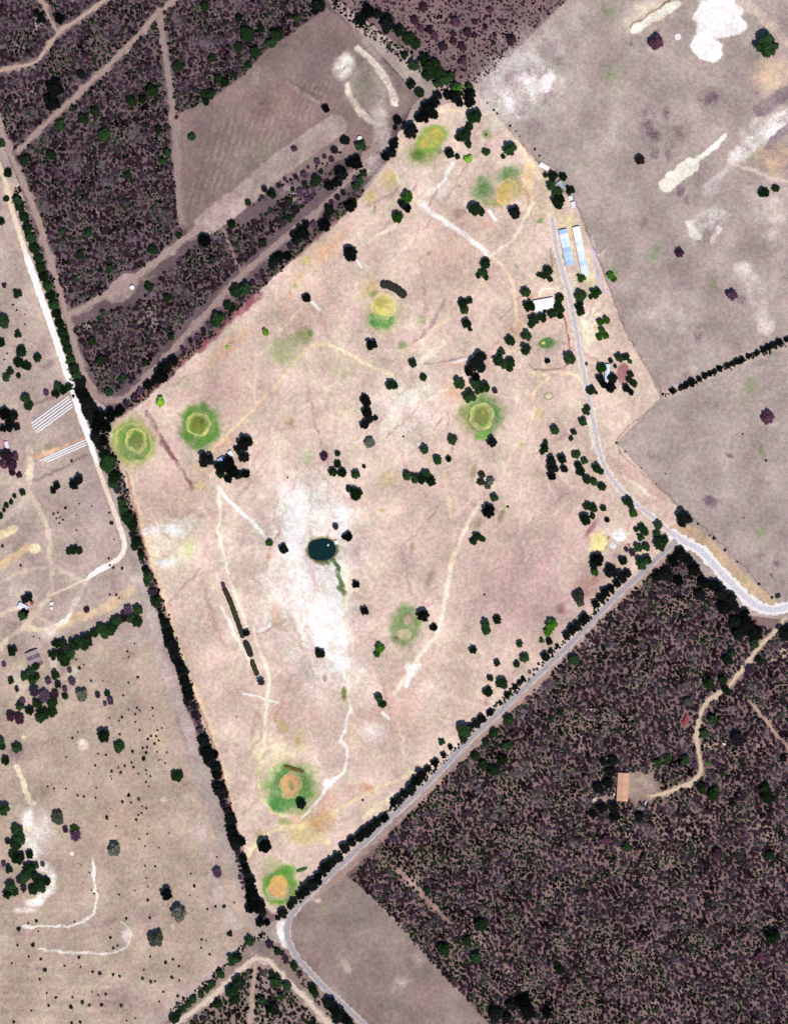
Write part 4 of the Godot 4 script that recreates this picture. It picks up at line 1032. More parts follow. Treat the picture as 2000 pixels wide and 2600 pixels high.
	blob(1580, 948, 22, 32, 0, [168, 118, 118], 0.9, 0.4, 1.2)
	blob(1558, 945, 12, 14, 0, [240, 218, 206], 0.5, 0.6, 1.4)
	blob(1590, 985, 16, 12, 0, [232, 204, 190], 0.4, 0.6, 1.4)
	blob(1520, 1375, 34, 36, 20, [250, 232, 150], 0.7, 0.6, 1.4)
	blob(1570, 1362, 26, 26, 0, [252, 246, 240], 0.7, 0.5, 1.4)
	blob(1556, 1406, 24, 22, 0, [206, 178, 174], 0.6, 0.6, 1.4)
	blob(1545, 1345, 30, 18, 0, [238, 220, 206], 0.5, 0.6, 1.4)
	blob(1500, 1392, 18, 22, 20, [255, 248, 190], 0.6, 0.6, 1.4)
	blob(1540, 1400, 14, 10, 0, [244, 232, 210], 0.6, 0.7, 1.4)
	blob(1585, 1380, 16, 14, 0, [222, 190, 180], 0.6, 0.7, 1.4)
	blob(1530, 1362, 6, 9, 30, [150, 120, 84], 0.6, 0.6, 1.4)
	blob(1543, 1364, 4, 7, 0, [150, 118, 80], 0.6, 0.6, 1.4)
	track(pv([793, 768, 800, 776, 810, 784]), 3.2, SAND, 1.0, 2.5, 0.2)
	track(pv([907, 661, 912, 668, 917, 678]), 2.4, SAND, 1.0, 2.0, 0.2)
	track(pv([748, 1270, 742, 1340, 738, 1400]), 12, SAND, 0.85, 16.0, 0.8)
	track(pv([846, 1490, 852, 1570, 860, 1620, 862, 1690]), 9, SAND, 0.95, 10.0, 0.8)
	track(pv([862, 1290, 868, 1350]), 9, SAND, 0.95, 8.0, 0.8)
	track(pv([780, 1480, 800, 1560, 825, 1640]), 6, SAND, 0.7, 10.0, 1.0)
	track(pv([1060, 925, 1090, 900, 1120, 870]), 5, [250, 236, 216], 0.8, 6.0, 0.9)
	track(pv([1000, 1040, 1040, 1010, 1080, 1000]), 12, [250, 240, 226], 0.7, 16.0, 1.0)
	track(pv([370, 1350, 410, 1340, 450, 1345, 470, 1360]), 5, SAND, 0.8, 6.0, 1.0)
	track(pv([1498, 1040, 1502, 1085, 1512, 1140]), 7, SAND, 0.8, 6.0, 0.6)
	track(pv([1448, 700, 1470, 780, 1490, 860]), 7, [252, 240, 214], 0.8, 8.0, 0.6)
	# --- grass knolls
	knoll_rings()
	# --- pond margin and its outflow
	blob(826, 1373, 38, 12, -10, [236, 212, 172], 0.8, 0.7)
	blob(817, 1395, 46, 39, 6, [136, 132, 92], 1.0, 0.2, 0.5)
	blob(817, 1395, 40, 33, 6, [96, 104, 72], 0.95, 0.2, 0.5)
	track(pv([845, 1424, 855, 1440, 858, 1462, 866, 1490, 872, 1505]), 4, [92, 118, 74], 0.85, 4.0, 0.9)
	track(pv([826, 1424, 834, 1432]), 3, [110, 128, 84], 0.8, 3.0, 0.9)
	track(pv([857, 1490, 872, 1503]), 5, [96, 116, 70], 0.8, 4.0, 0.9)
	blob(872, 1762, 9, 24, 0, [132, 138, 84], 0.85, 0.6, 1.2)
	blob(824, 1722, 8, 12, 0, [180, 150, 132], 0.7, 0.6)
	track(pv([898, 1508, 920, 1520]), 4, [206, 178, 168], 0.7, 3.0, 0.5)

	# --- eastern pasture
	blob(1320, 210, 200, 140, -45, [208, 196, 190], 0.95, 0.8, 1.4)
	blob(1300, 210, 130, 90, -45, [226, 216, 212], 0.8, 0.9, 1.6)
	blob(1420, 330, 120, 60, 40, [190, 178, 170], 0.6, 0.9)
	for a in [[1345, 200, 40, 16, -50], [1290, 260, 36, 18, 50], [1385, 215, 20, 50, -10], [1265, 200, 26, 14, -40], [1395, 195, 14, 40, 10], [1350, 240, 8, 40, 0], [1310, 290, 12, 34, -40], [1330, 190, 30, 10, -30], [1255, 185, 30, 14, -45]]:
		blob(a[0], a[1], a[2], a[3], a[4], [246, 240, 238], 0.9, 0.9, 2.2)
	for a in [[1530, 150, 50, 90, 20], [1650, 270, 90, 60, 0], [1760, 620, 80, 120, 20], [1900, 640, 70, 90, 0], [1850, 820, 80, 50, 10], [1640, 560, 70, 90, 0]]:
		blob(a[0], a[1], a[2], a[3], a[4], [164, 148, 142], 0.6, 0.9, 1.6)
	for a in [[1545, 200, 30, 60, 0], [1660, 640, 20, 40, 20], [1810, 720, 16, 40, 10], [1900, 1000, 30, 60, 10], [1930, 1140, 14, 50, -20], [1540, 20, 30, 40, 0], [1480, 420, 50, 10, -25], [1900, 980, 20, 40, 0], [1890, 1430, 12, 20, 0], [1560, 690, 20, 30, 0], [1930, 1340, 20, 40, 20], [1960, 890, 20, 20, 0]]:
		blob(a[0], a[1], a[2], a[3], a[4], [146, 154, 120], 0.7, 0.9, 1.6)
	for a in [[1640, 300, 26, 40, 0], [1655, 340, 30, 22, 30], [1690, 290, 14, 26, 0], [1700, 380, 20, 34, 10], [1660, 390, 16, 20, 0], [1800, 250, 40, 34, 0], [1725, 485, 14, 24, 20], [1740, 510, 12, 18, 0], [1850, 1155, 16, 8, 20], [1970, 1430, 16, 14, 0], [1770, 850, 16, 24, 0], [1880, 760, 20, 14, 0], [1650, 1155, 16, 10, 20], [1800, 1270, 30, 20, 20], [1960, 1460, 14, 8, 0], [1600, 110, 10, 8, 0], [1665, 80, 14, 8, -20], [1920, 230, 12, 20, -20]]:
		blob(a[0], a[1], a[2], a[3], a[4], [122, 102, 112], 0.7, 0.8, 2.4)
	# bare white sand scars at the top right
	blob(1650, 30, 120, 50, -30, [226, 210, 188], 0.85, 0.7)
	track(pv([1608, 75, 1660, 42, 1715, 10]), 10, [255, 252, 232], 1.0, 3.0, 0.2)
	track(pv([1598, 66, 1650, 32, 1700, 0]), 1.4, [150, 130, 112], 0.8, 2.0, 0.8)
	blob(1822, 40, 66, 58, 0, SAND, 1.0, 0.12, 0.1)
	blob(1860, 66, 36, 26, 0, SAND, 1.0, 0.2, 0.1)
	blob(1790, 70, 30, 50, -10, SAND, 1.0, 0.3, 0.1)
	blob(1792, 122, 46, 34, 30, SAND, 1.0, 0.12, 0.1)
	blob(1719, 93, 10, 10, 0, SAND, 1.0, 0.3, 0.3)
	track(pv([1690, 468, 1720, 442, 1752, 418]), 18, [255, 247, 228], 1.0, 2.5, 0.1)
	track(pv([1752, 418, 1778, 398, 1800, 382, 1836, 346]), 6, [255, 248, 232], 1.0, 2.5, 0.1)
	track(pv([1880, 0, 1920, 30, 1960, 70, 2000, 110]), 10, [214, 192, 178], 0.8, 6.0, 0.7)
	blob(1960, 190, 80, 66, 0, [222, 194, 168], 0.95, 0.7)
	blob(1940, 330, 100, 60, -35, [222, 208, 196], 0.85, 0.8, 1.6)
	blob(1960, 395, 70, 66, -20, [222, 192, 160], 0.9, 0.7, 1.4)
	track(pv([2010, 225, 1970, 250, 1925, 280]), 12, [140, 122, 128], 0.8, 8.0, 1.2)
	track(pv([2010, 290, 1960, 320, 1900, 370, 1870, 395]), 16, [240, 232, 226], 0.85, 10.0, 1.2)
	track(pv([2010, 310, 1980, 340, 1950, 370]), 8, [150, 132, 138], 0.7, 6.0, 1.2)
	track(pv([1850, 410, 1900, 430, 1960, 452, 2010, 462]), 4, [226, 206, 190], 0.8, 3.0, 0.6)
	track(pv([1855, 412, 1830, 440, 1790, 470]), 5, [220, 212, 208], 0.6, 5.0, 1.0)
	blob(1800, 480, 40, 24, -50, [204, 196, 192], 0.6, 0.8)
	blob(1800, 555, 90, 38, -35, [230, 221, 213], 0.85, 0.8, 1.3)
	blob(1950, 540, 60, 110, 10, [208, 194, 184], 0.8, 0.9, 1.4)
	track(pv([1750, 565, 1758, 590, 1770, 598]), 7, [250, 244, 236], 0.9, 6.0, 0.8)
	track(pv([1822, 580, 1805, 612]), 5, [250, 244, 232], 0.9, 4.0, 0.8)
	track(pv([1880, 680, 1910, 720, 1925, 780, 1945, 830]), 14, [226, 212, 204], 0.7, 12.0, 1.0)
	blob(1965, 560, 30, 60, 20, [220, 204, 192], 0.6, 0.9, 1.3)
	track(pv([1690, 1000, 1760, 968, 1850, 930, 2000, 870]), 7, [206, 188, 176], 0.5, 8.0, 0.9)

	var g2 := RandomNumberGenerator.new()
	g2.seed = 92
	for k in 420:   # scuffs, stubble and old furrows of the outer fields
		var q := Vector2(g2.randf_range(-50, 2050), g2.randf_range(-50, 2650))
		var dark := g2.randf() < 0.55
		var c: Array = [[132, 112, 116], [150, 140, 118], [140, 118, 112]][g2.randi() % 3] if dark else [[206, 192, 186], [214, 198, 182], [200, 184, 176]][g2.randi() % 3]
		var rx := g2.randf_range(8, 50)
		var inside := Geometry2D.is_point_in_polygon(q, pv([300, 1090, 560, 850, 850, 580, 1000, 420, 1215, 250, 1480, 560, 1680, 1010, 1580, 1130, 1720, 1340, 1480, 1580, 700, 2320, 600, 2100, 380, 1480]))
		if not inside: blob(q.x, q.y, rx, rx * g2.randf_range(0.3, 0.9), g2.randf_range(-70, 10), c, g2.randf_range(0.2, 0.5), 1.0, 2.2)
	for a in [[1480, 60, 60, 90, 0], [1640, 120, 70, 40, -20], [1900, 520, 80, 60, -30], [1960, 700, 50, 90, 20], [1700, 820, 90, 60, 0], [1560, 330, 50, 80, 20], [1450, 260, 60, 60, 0]]:
		blob(a[0], a[1], a[2], a[3], a[4], [200, 186, 178], 0.6, 1.0, 1.6)
	# --- grey field in the north-west
	blob(960, 200, 46, 70, -30, [178, 164, 154], 0.7, 0.7)
	blob(873, 165, 48, 31, -65, [252, 246, 232], 1.0, 0.45, 0.6)
	blob(940, 215, 80, 90, -25, [184, 170, 160], 0.6, 0.6, 1.4)
	track(pv([905, 122, 940, 150, 970, 190, 995, 230, 1000, 262]), 6, [244, 234, 216], 0.9, 5.0, 0.7)
	track(pv([880, 215, 895, 255, 920, 290, 945, 310]), 5, [232, 220, 200], 0.8, 5.0, 0.8)
	blob(925, 225, 42, 52, -20, [136, 134, 116], 0.7, 0.6, 0.8)
	blob(965, 312, 18, 14, 0, [240, 230, 222], 0.9, 0.6)
	track(pv([960, 300, 970, 350, 955, 400, 930, 420]), 16, [206, 190, 184], 0.7, 12.0, 0.8)
	for k in 34:   # drill rows of the grey field
		var a := Vector2(462 + 11.0 * k, 560 - 9.0 * k)
		track(PackedVector2Array([a, a + Vector2(-10, -250 + 3.0 * k) * 0.5 + Vector2(40, 0), a + Vector2(60, -230 + 4.0 * k)]), 1.2, [126, 108, 104] if k % 2 else [164, 144, 136], 0.4, 3.0, 1.4)
	blob(810, 150, 60, 60, 20, [128, 110, 110], 0.7, 0.8, 1.2)
	blob(700, 280, 120, 80, -30, [158, 132, 124], 0.5, 0.8, 1.2)
	blob(640, 400, 100, 60, -35, [150, 140, 124], 0.5, 0.8, 1.2)
	track(pv([735, 205, 780, 235, 815, 250]), 3, [118, 108, 98], 0.6, 4.0, 1.0)
	track(pv([735, 215, 780, 245, 808, 258]), 3, [188, 172, 160], 0.5, 3.0, 1.0)
	track(pv([520, 572, 610, 500, 705, 422, 800, 352, 850, 320]), 27, [182, 163, 156], 0.95, 5.0, 0.6)
	track(pv([840, 0, 880, 40, 920, 90, 960, 140]), 8, [186, 166, 158], 0.7, 6.0, 0.8)
	# --- west pasture
	track(pv([30, 480, 60, 600, 120, 800, 175, 950]), 16, [204, 182, 166], 0.88, 12.0, 0.8)
	blob(40, 560, 30, 60, 0, [178, 164, 162], 0.78, 0.8)
	blob(60, 760, 50, 40, -30, [206, 188, 176], 0.78, 0.8)
	blob(240, 1260, 70, 90, 0, [176, 156, 152], 0.91, 0.8)
	track(pv([60, 1035, 100, 1020, 175, 985]), 3, [150, 116, 116], 0.62, 4.0, 1.0)
	field(pv([86, 1090, 182, 1022, 216, 1110, 105, 1168, 80, 1120]), 186, 168, 156)
	track(pv([90, 1160, 150, 1140, 215, 1112]), 3, [222, 180, 148], 0.88, 5.0, 0.8)
	blob(130, 1130, 26, 14, -20, [140, 132, 104], 0.75, 0.7, 1.2)
	track(pv([88, 1220, 140, 1195, 220, 1155]), 2.5, [146, 124, 120], 0.75, 4.0, 1.1)
	track(pv([75, 1140, 76, 1200, 74, 1245, 90, 1275, 108, 1310, 122, 1350, 128, 1420, 132, 1470, 125, 1512, 98, 1545, 60, 1590]), 4.5, [222, 202, 180], 1.00, 4.0, 0.6)
	track(pv([76, 1165, 74, 1225]), 7, [238, 222, 192], 1.00, 4.0, 0.6)
	track(pv([72, 1260, 40, 1290, 0, 1330]), 4, [212, 192, 176], 0.88, 4.0, 0.8)
	track(pv([130, 1430, 160, 1450, 205, 1470]), 4, [216, 196, 180], 0.88, 4.0, 0.8)
	track(pv([0, 1215, 40, 1215, 66, 1235]), 12, [206, 188, 172], 0.75, 8.0, 0.8)
	track(pv([0, 1360, 35, 1342]), 8, [246, 226, 184], 1.0, 3.0, 0.4)
	track(pv([0, 1440, 40, 1410, 72, 1385]), 6, [222, 192, 156], 1.00, 5.0, 0.7)
	blob(88, 1393, 16, 16, 0, [250, 232, 188], 1.0, 0.25, 0.4)
	track(pv([220, 1475, 200, 1510, 180, 1550]), 4, [222, 204, 188], 0.88, 4.0, 0.8)
	track(pv([330, 1500, 290, 1530, 250, 1550, 200, 1565, 150, 1590]), 9, [224, 196, 164], 1.00, 7.0, 0.7)
	track(pv([355, 1440, 375, 1520, 395, 1600, 410, 1680, 470, 1830, 490, 1900]), 9, [196, 178, 172], 0.88, 6.0, 0.8)
	blob(345, 1470, 22, 22, 0, [216, 200, 188], 0.78, 0.8)
	track(pv([140, 1592, 162, 1575, 175, 1562]), 5, [252, 242, 226], 1.00, 3.5, 0.5)
	track(pv([0, 1650, 20, 1620, 50, 1600, 90, 1596, 130, 1605]), 5, [226, 206, 178], 1.00, 4.0, 0.6)
	blob(120, 1605, 30, 22, 0, [226, 210, 196], 0.91, 0.7)
	blob(50, 1720, 50, 40, 0, [212, 196, 180], 0.78, 0.8)
	track(pv([130, 1650, 150, 1720, 190, 1700]), 7, [226, 212, 194], 0.88, 6.0, 0.8)
	track(pv([0, 1480, 60, 1450, 110, 1440]), 3, [220, 200, 182], 0.7, 3.0, 0.8)
	track(pv([0, 1560, 40, 1545, 90, 1560, 140, 1590]), 4, [224, 202, 178], 0.8, 4.0, 0.8)
	blob(60, 1500, 70, 50, 0, [206, 190, 178], 0.6, 0.9, 1.4)
	blob(60, 1290, 50, 40, 0, [206, 190, 176], 0.6, 0.9, 1.4)
	blob(30, 950, 50, 60, 0, [204, 188, 176], 0.6, 0.9, 1.4)
	# --- south-west pasture
	blob(210, 1890, 18, 18, 0, [244, 234, 220], 1.00, 0.7)
	track(pv([40, 1945, 55, 1975, 62, 2000, 72, 2030, 85, 2040]), 6, [250, 238, 204], 1.0, 3.0, 0.4)
	blob(60, 1872, 9, 9, 0, [244, 230, 186], 1.00, 0.6)
	blob(90, 2120, 60, 90, 10, [226, 216, 208], 0.91, 0.8)
	for a in [[70, 2080, 20, 40, 10], [85, 2160, 24, 30, 0], [110, 2200, 30, 20, 30], [130, 2230, 16, 36, 10], [120, 2265, 40, 16, -30], [90, 2290, 36, 14, -10], [60, 2310, 40, 10, 0]]:
		blob(a[0], a[1], a[2], a[3], a[4], [250, 244, 234], 1.00, 0.7, 0.8)
	blob(183, 2168, 7, 7, 0, SAND, 0.9, 0.6)
	blob(76, 2104, 11, 11, 0, [244, 230, 190], 0.91, 0.6)
	track(pv([60, 2353, 110, 2351, 160, 2350, 195, 2345, 222, 2333, 240, 2315, 246, 2290, 238, 2240, 236, 2180]), 2.2, [246, 238, 228], 1.00, 2.0, 0.6)
	track(pv([100, 2410, 160, 2416, 220, 2418, 280, 2420, 312, 2410, 330, 2390, 325, 2355, 310, 2340]), 2.0, [236, 226, 214], 1.00, 2.0, 0.7)
	blob(320, 2372, 20, 30, 10, [226, 214, 204], 0.91, 0.7)
	blob(438, 2352, 10, 10, 0, [240, 226, 212], 1.00, 0.6)
	blob(415, 2030, 12, 10, 0, [226, 212, 200], 0.91, 0.7)
	blob(400, 1880, 30, 60, 20, [206, 182, 156], 0.78, 0.8)
	blob(300, 2100, 120, 90, 0, [204, 178, 156], 0.78, 0.8)
	blob(300, 2530, 90, 50, 0, [172, 148, 142], 0.78, 0.8)
	blob(370, 2330, 40, 40, 0, [172, 148, 144], 0.65, 0.8)
	blob(60, 2560, 90, 60, 0, [186, 164, 150], 0.65, 0.8)
	for k in 6:
		track(pv([-10, 2440 + 28 * k, 150, 2448 + 28 * k, 300, 2452 + 27 * k]), 3, [206, 186, 166], 0.44, 5.0, 0.8)
	track(pv([500, 2080, 530, 2180, 560, 2290, 600, 2350]), 9, [198, 182, 172], 0.88, 6.0, 0.8)
	# --- bottom: gravel triangle, road verges, forest clearing
	track(pv([715, 2345, 716, 2370, 728, 2395]), 11, [255, 250, 246], 0.95, 4.0, 0.4)
	blob(665, 2400, 30, 26, 0, [120, 110, 112], 0.5, 0.7)
	blob(640, 2425, 36, 20, 20, [168, 146, 140], 0.7, 0.7)
	track(pv([640, 2440, 680, 2440, 760, 2530, 850, 2630]), 9, [158, 134, 130], 0.6, 6.0, 0.8)
	track(pv([1700, 1400, 1610, 1490, 1500, 1600, 1400, 1700, 1250, 1845, 1120, 1980, 1000, 2090, 870, 2215, 800, 2270]), 7, [176, 148, 138], 0.85, 4.0, 0.7)
	blob(870, 2290, 90, 50, 40, [148, 140, 126], 0.5, 0.8, 1.2)
	blob(1080, 2520, 90, 60, 40, [158, 136, 132], 0.5, 0.8, 1.2)
	track(pv([855, 2425, 875, 2445, 885, 2465]), 5, [190, 174, 166], 0.5, 6.0, 1.2)
	blob(1620, 1990, 62, 46, 10, [170, 154, 138], 0.9, 0.5, 0.8)
	blob(1640, 1955, 60, 26, 0, [150, 126, 120], 0.7, 0.7)
	blob(1505, 2028, 12, 10, 0, [246, 236, 196], 0.9, 0.5)
	blob(1530, 2030, 30, 18, 0, [168, 146, 140], 0.8, 0.6)
	blob(1611, 2277, 14, 6, 10, [240, 226, 200], 0.8, 0.7)
	track(pv([1900, 1780, 1950, 1840, 2000, 1900]), 3, [184, 152, 138], 0.8, 3.0, 0.6)
	track(pv([1905, 1885, 1930, 1893, 1965, 1886]), 2.5, [190, 158, 142], 0.7, 3.0, 0.6)
	track(pv([1770, 1895, 1815, 1890, 1835, 1885]), 2.5, [196, 166, 150], 0.7, 3.0, 0.6)
	blob(1985, 1655, 14, 18, 0, [226, 204, 172], 0.8, 0.6)
	blob(1700, 2100, 200, 160, 0, [160, 132, 124], 0.4, 0.8, 1.2)
	track(pv([1000, 2200, 1040, 2240, 1090, 2290, 1140, 2340]), 5, [176, 144, 132], 0.6, 5.0, 1.0)
	track(pv([1140, 2340, 1250, 2420, 1350, 2540]), 4, [178, 146, 134], 0.5, 5.0, 1.0)
	track(pv([1570, 2150, 1640, 2140, 1700, 2180]), 6, [182, 156, 144], 0.5, 6.0, 1.0)
	track(pv([1900, 2080, 1950, 2130, 1920, 2200]), 8, [180, 154, 142], 0.5, 6.0, 1.0)
	blob(1500, 1460, 60, 40, -40, [180, 146, 138], 0.4, 0.8)
	blob(1720, 1560, 40, 40, 0, [150, 126, 120], 0.5, 0.8)
	track(pv([390, 700, 330, 715]), 3, [190, 166, 156], 0.4, 4.0, 0.8)

func knoll_rings() -> void:
	var yel := [226, 212, 122]
	# western pair
	blob(336, 1122, 74, 82, -20, [186, 178, 110], 0.75, 0.5)
	blob(338, 1122, 58, 65, -20, GRASS, 0.7, 0.5)
	blob(345, 1118, 30, 32, 0, yel, 0.8, 0.3, 0.6, 0.62)
	blob(346, 1118, 24, 26, 0, [113, 133, 68], 0.8, 0.4)
	blob(352, 1118, 12, 14, 0, [150, 132, 74], 0.6, 0.7)
	blob(355, 1160, 22, 9, 10, [88, 141, 58], 0.8, 0.5)
	blob(318, 1082, 22, 12, -30, [121, 167, 72], 0.7, 0.6)
	blob(508, 1080, 60, 67, 0, [107, 152, 68], 0.95, 0.35)
	blob(506, 1082, 53, 60, 0, [84, 142, 60], 0.7, 0.4, 0.8, 0.6)
	blob(503, 1078, 30, 30, 0, [222, 206, 122], 0.85, 0.25, 0.6, 0.68)
	blob(503, 1076, 24, 24, 0, [128, 136, 62], 0.9, 0.4)
	blob(512, 1070, 8, 8, 0, [78, 105, 53], 0.7, 0.6)
	ring(345, 1118, 27, 30, 0, [222, 214, 140])
	ring(503, 1077, 29, 28, 0, [228, 212, 140], 2.4)
	ring(338, 1124, 44, 50, -20, [206, 206, 120], 3.0, 0.6)
	# north centre
	blob(975, 800, 62, 58, 0, [170, 172, 116], 0.7, 0.6)
	blob(968, 812, 41, 29, 0, [76, 150, 62], 0.9, 0.5)
	blob(945, 745, 16, 10, -20, [100, 137, 88], 0.7, 0.6)
	blob(940, 730, 30, 40, 10, [200, 186, 118], 0.6, 0.8)
	blob(972, 776, 30, 31, 0, [224, 208, 122], 0.95, 0.25, 0.5)
	blob(970, 770, 22, 20, 0, [176, 164, 92], 0.7, 0.7)
	blob(985, 742, 20, 8, 15, [206, 170, 156], 0.7, 0.6)
	ring(972, 777, 30, 31, 0, [236, 222, 150])
	# middle right
	blob(1218, 1052, 70, 72, 0, [152, 158, 92], 0.75, 0.6)
	blob(1228, 1052, 53, 60, 0, [94, 146, 74], 0.75, 0.45)
	blob(1172, 1045, 16, 20, 0, [133, 142, 86], 0.7, 0.7)
	blob(1220, 1104, 24, 16, -10, [125, 184, 86], 0.9, 0.6)
	blob(1222, 1056, 29, 35, 0, [232, 214, 136], 0.9, 0.3, 0.5, 0.6)
	blob(1222, 1054, 24, 28, 0, [140, 146, 82], 0.85, 0.4)
	blob(1226, 1044, 10, 8, 0, [196, 170, 90], 0.7, 0.6)
	ring(1222, 1056, 29, 34, 0, [238, 222, 160], 2.4)
	# oval knoll in the north
	blob(1075, 385, 60, 55, -30, [150, 160, 96], 0.7, 0.7)
	blob(1060, 392, 28, 22, -30, [100, 131, 62], 0.8, 0.7)
	blob(1094, 352, 53, 36, -35, [141, 169, 78], 0.9, 0.35)
	blob(1096, 350, 41, 26, -35, [196, 186, 92], 0.85, 0.4)
	blob(1072, 370, 14, 10, -30, [212, 180, 100], 0.7, 0.6)
	blob(1115, 384, 14, 10, 0, [105, 129, 82], 0.6, 0.7)
	ring(1094, 352, 40, 26, -35, [141, 184, 86], 2.2)
	# orange knoll right of it
	blob(1225, 480, 41, 48, 0, [94, 131, 78], 0.85, 0.8)
	blob(1290, 442, 48, 31, -20, [105, 137, 86], 0.85, 0.8)
	blob(1310, 475, 18, 40, 0, [140, 150, 90], 0.7, 0.8)
	blob(1255, 515, 48, 19, 0, [156, 160, 96], 0.7, 0.8)
	blob(1284, 484, 26, 32, 20, [208, 180, 112], 0.95, 0.35)
	blob(1274, 494, 16, 20, 10, [196, 180, 96], 0.8, 0.6)
	blob(1265, 505, 9, 9, 0, [206, 172, 118], 0.8, 0.5)
	blob(1340, 440, 24, 40, 10, [238, 204, 138], 0.6, 0.8)
	ring(1284, 485, 26, 32, 20, [226, 196, 120], 1.8)
	# lower right
	blob(1028, 1588, 50, 65, 5, [119, 148, 86], 0.85, 0.4)
	blob(1028, 1575, 30, 36, 5, [162, 171, 133], 0.7, 0.5, 0.6, 0.4)
	blob(1034, 1572, 15, 17, 0, [206, 168, 154], 1.0, 0.5)
	blob(1024, 1610, 24, 17, 0, [228, 202, 170], 1.0, 0.5)
	blob(1005, 1618, 6, 5, 0, [150, 96, 104], 0.8, 0.5)
	blob(1030, 1550, 24, 10, 0, [121, 156, 111], 0.6, 0.6)
	# south
	blob(735, 1995, 89, 86, 0, [196, 206, 136], 0.7, 0.5)
	blob(737, 1998, 74, 74, 20, [98, 148, 80], 0.9, 0.45)
	blob(705, 2040, 41, 29, 30, [84, 141, 74], 0.8, 0.6)
	blob(775, 1990, 20, 34, 10, [111, 148, 80], 0.7, 0.6)
	blob(705, 1985, 12, 34, 15, [111, 125, 86], 0.7, 0.6)
	blob(740, 1930, 43, 12, 0, [196, 164, 148], 0.5, 0.7)
	blob(736, 1993, 25, 34, 17, [218, 172, 122], 0.95, 0.2, 0.5)
	blob(738, 1992, 9, 20, -20, [150, 146, 96], 0.7, 0.7)
	blob(742, 2000, 6, 6, 0, [116, 132, 96], 0.7, 0.6)
	blob(722, 2085, 26, 12, 10, [152, 158, 92], 0.7, 0.7)
	ring(736, 1993, 25, 33, 17, [226, 190, 142], 1.8)
	# bottom
	blob(710, 2240, 65, 67, 0, [151, 161, 100], 0.75, 0.6)
	blob(716, 2222, 46, 29, -20, [90, 142, 60], 0.85, 0.6)
	blob(740, 2255, 16, 30, 0, [102, 141, 66], 0.8, 0.6)
	blob(706, 2256, 48, 50, 0, [105, 150, 60], 0.85, 0.35, 0.9, 0.5)
	blob(706, 2248, 25, 31, 15, [228, 178, 106], 1.0, 0.2, 0.5)
	blob(698, 2262, 12, 10, 0, [206, 168, 112], 0.7, 0.6)
	blob(686, 2190, 26, 26, 0, [178, 190, 126], 0.6, 0.8)
	blob(657, 2118, 14, 16, 0, [176, 164, 100], 0.7, 0.7)
	# small ones
	blob(1235, 340, 16, 16, 0, [137, 148, 94], 0.9, 0.5)
	blob(770, 852, 30, 30, 20, [139, 150, 94], 0.7, 0.7)
	blob(786, 845, 8, 14, 0, [94, 137, 66], 0.7, 0.7)
	blob(722, 888, 66, 54, -20, [160, 168, 124], 0.75, 0.7)
	blob(712, 908, 26, 20, 0, [150, 160, 108], 0.5, 0.7)
	blob(860, 930, 60, 48, 30, [198, 196, 156], 0.5, 0.8)
	blob(1387, 870, 26, 18, -5, [100, 141, 84], 0.95, 0.45, 1.0)
	blob(1378, 870, 6, 4, -20, [250, 236, 140], 1.0, 0.4)
	blob(1391, 1005, 15, 13, 0, [151, 165, 100], 0.85, 0.35, 0.6, 0.45)
	blob(1070, 812, 15, 14, 0, [152, 167, 113], 0.8, 0.5, 1.0)
	blob(1021, 876, 15, 14, 0, [158, 169, 119], 0.8, 0.6, 1.2)
	blob(466, 970, 18, 17, 0, [158, 171, 111], 0.8, 0.45, 1.2, 0.45)
	blob(576, 880, 7, 6, 0, [135, 184, 84], 0.8, 0.6)
	blob(1370, 560, 14, 9, -30, [123, 161, 94], 0.9, 0.6)
	blob(1310, 675, 8, 10, 0, [160, 172, 131], 0.7, 0.7)
	blob(1088, 642, 10, 8, 0, [130, 140, 110], 0.6, 0.7)
	blob(1324, 1128, 8, 9, 0, [180, 193, 129], 0.8, 0.6)
	blob(983, 1215, 26, 34, 0, [212, 198, 138], 0.6, 0.8)
	blob(735, 1073, 20, 18, 0, [196, 172, 122], 0.7, 0.7)
	blob(736, 1072, 6, 8, 0, [140, 146, 80], 0.6, 0.7)
	blob(780, 1165, 24, 28, 0, [190, 194, 160], 0.7, 0.8)
	blob(970, 1295, 12, 8, 0, [186, 158, 110], 0.6, 0.7)
	blob(1283, 1288, 14, 10, 40, [196, 206, 150], 0.7, 0.6)
	blob(950, 530, 6, 14, 15, [109, 139, 76], 0.85, 0.6)
	blob(985, 455, 26, 30, 0, [214, 196, 118], 0.75, 0.6)
	blob(940, 500, 26, 22, 0, [212, 196, 120], 0.5, 0.7)
	blob(1165, 472, 6, 6, 0, [120, 132, 84], 0.7, 0.6)
	blob(775, 658, 20, 16, 0, [204, 196, 118], 0.6, 0.7)
	blob(748, 724, 10, 9, 0, [168, 172, 92], 0.7, 0.7)
	blob(815, 2085, 48, 36, 0, [206, 160, 108], 0.7, 0.7, 1.2)
	blob(770, 2120, 60, 36, 0, [206, 190, 130], 0.7, 0.7, 1.2)
	blob(760, 1880, 30, 40, 0, [216, 206, 140], 0.5, 0.8, 1.2)
	blob(720, 1845, 14, 26, -20, [196, 176, 96], 0.6, 0.7)
	blob(755, 1882, 10, 14, 20, [192, 168, 108], 0.7, 0.7)
	blob(930, 2000, 30, 16, 20, [196, 146, 118], 0.6, 0.7)
	blob(505, 1190, 30, 20, 0, [222, 200, 150], 0.6, 0.7)
	blob(510, 1235, 26, 20, 0, [222, 214, 150], 0.5, 0.8)
	blob(480, 1390, 20, 40, 0, [214, 220, 160], 0.6, 0.8)

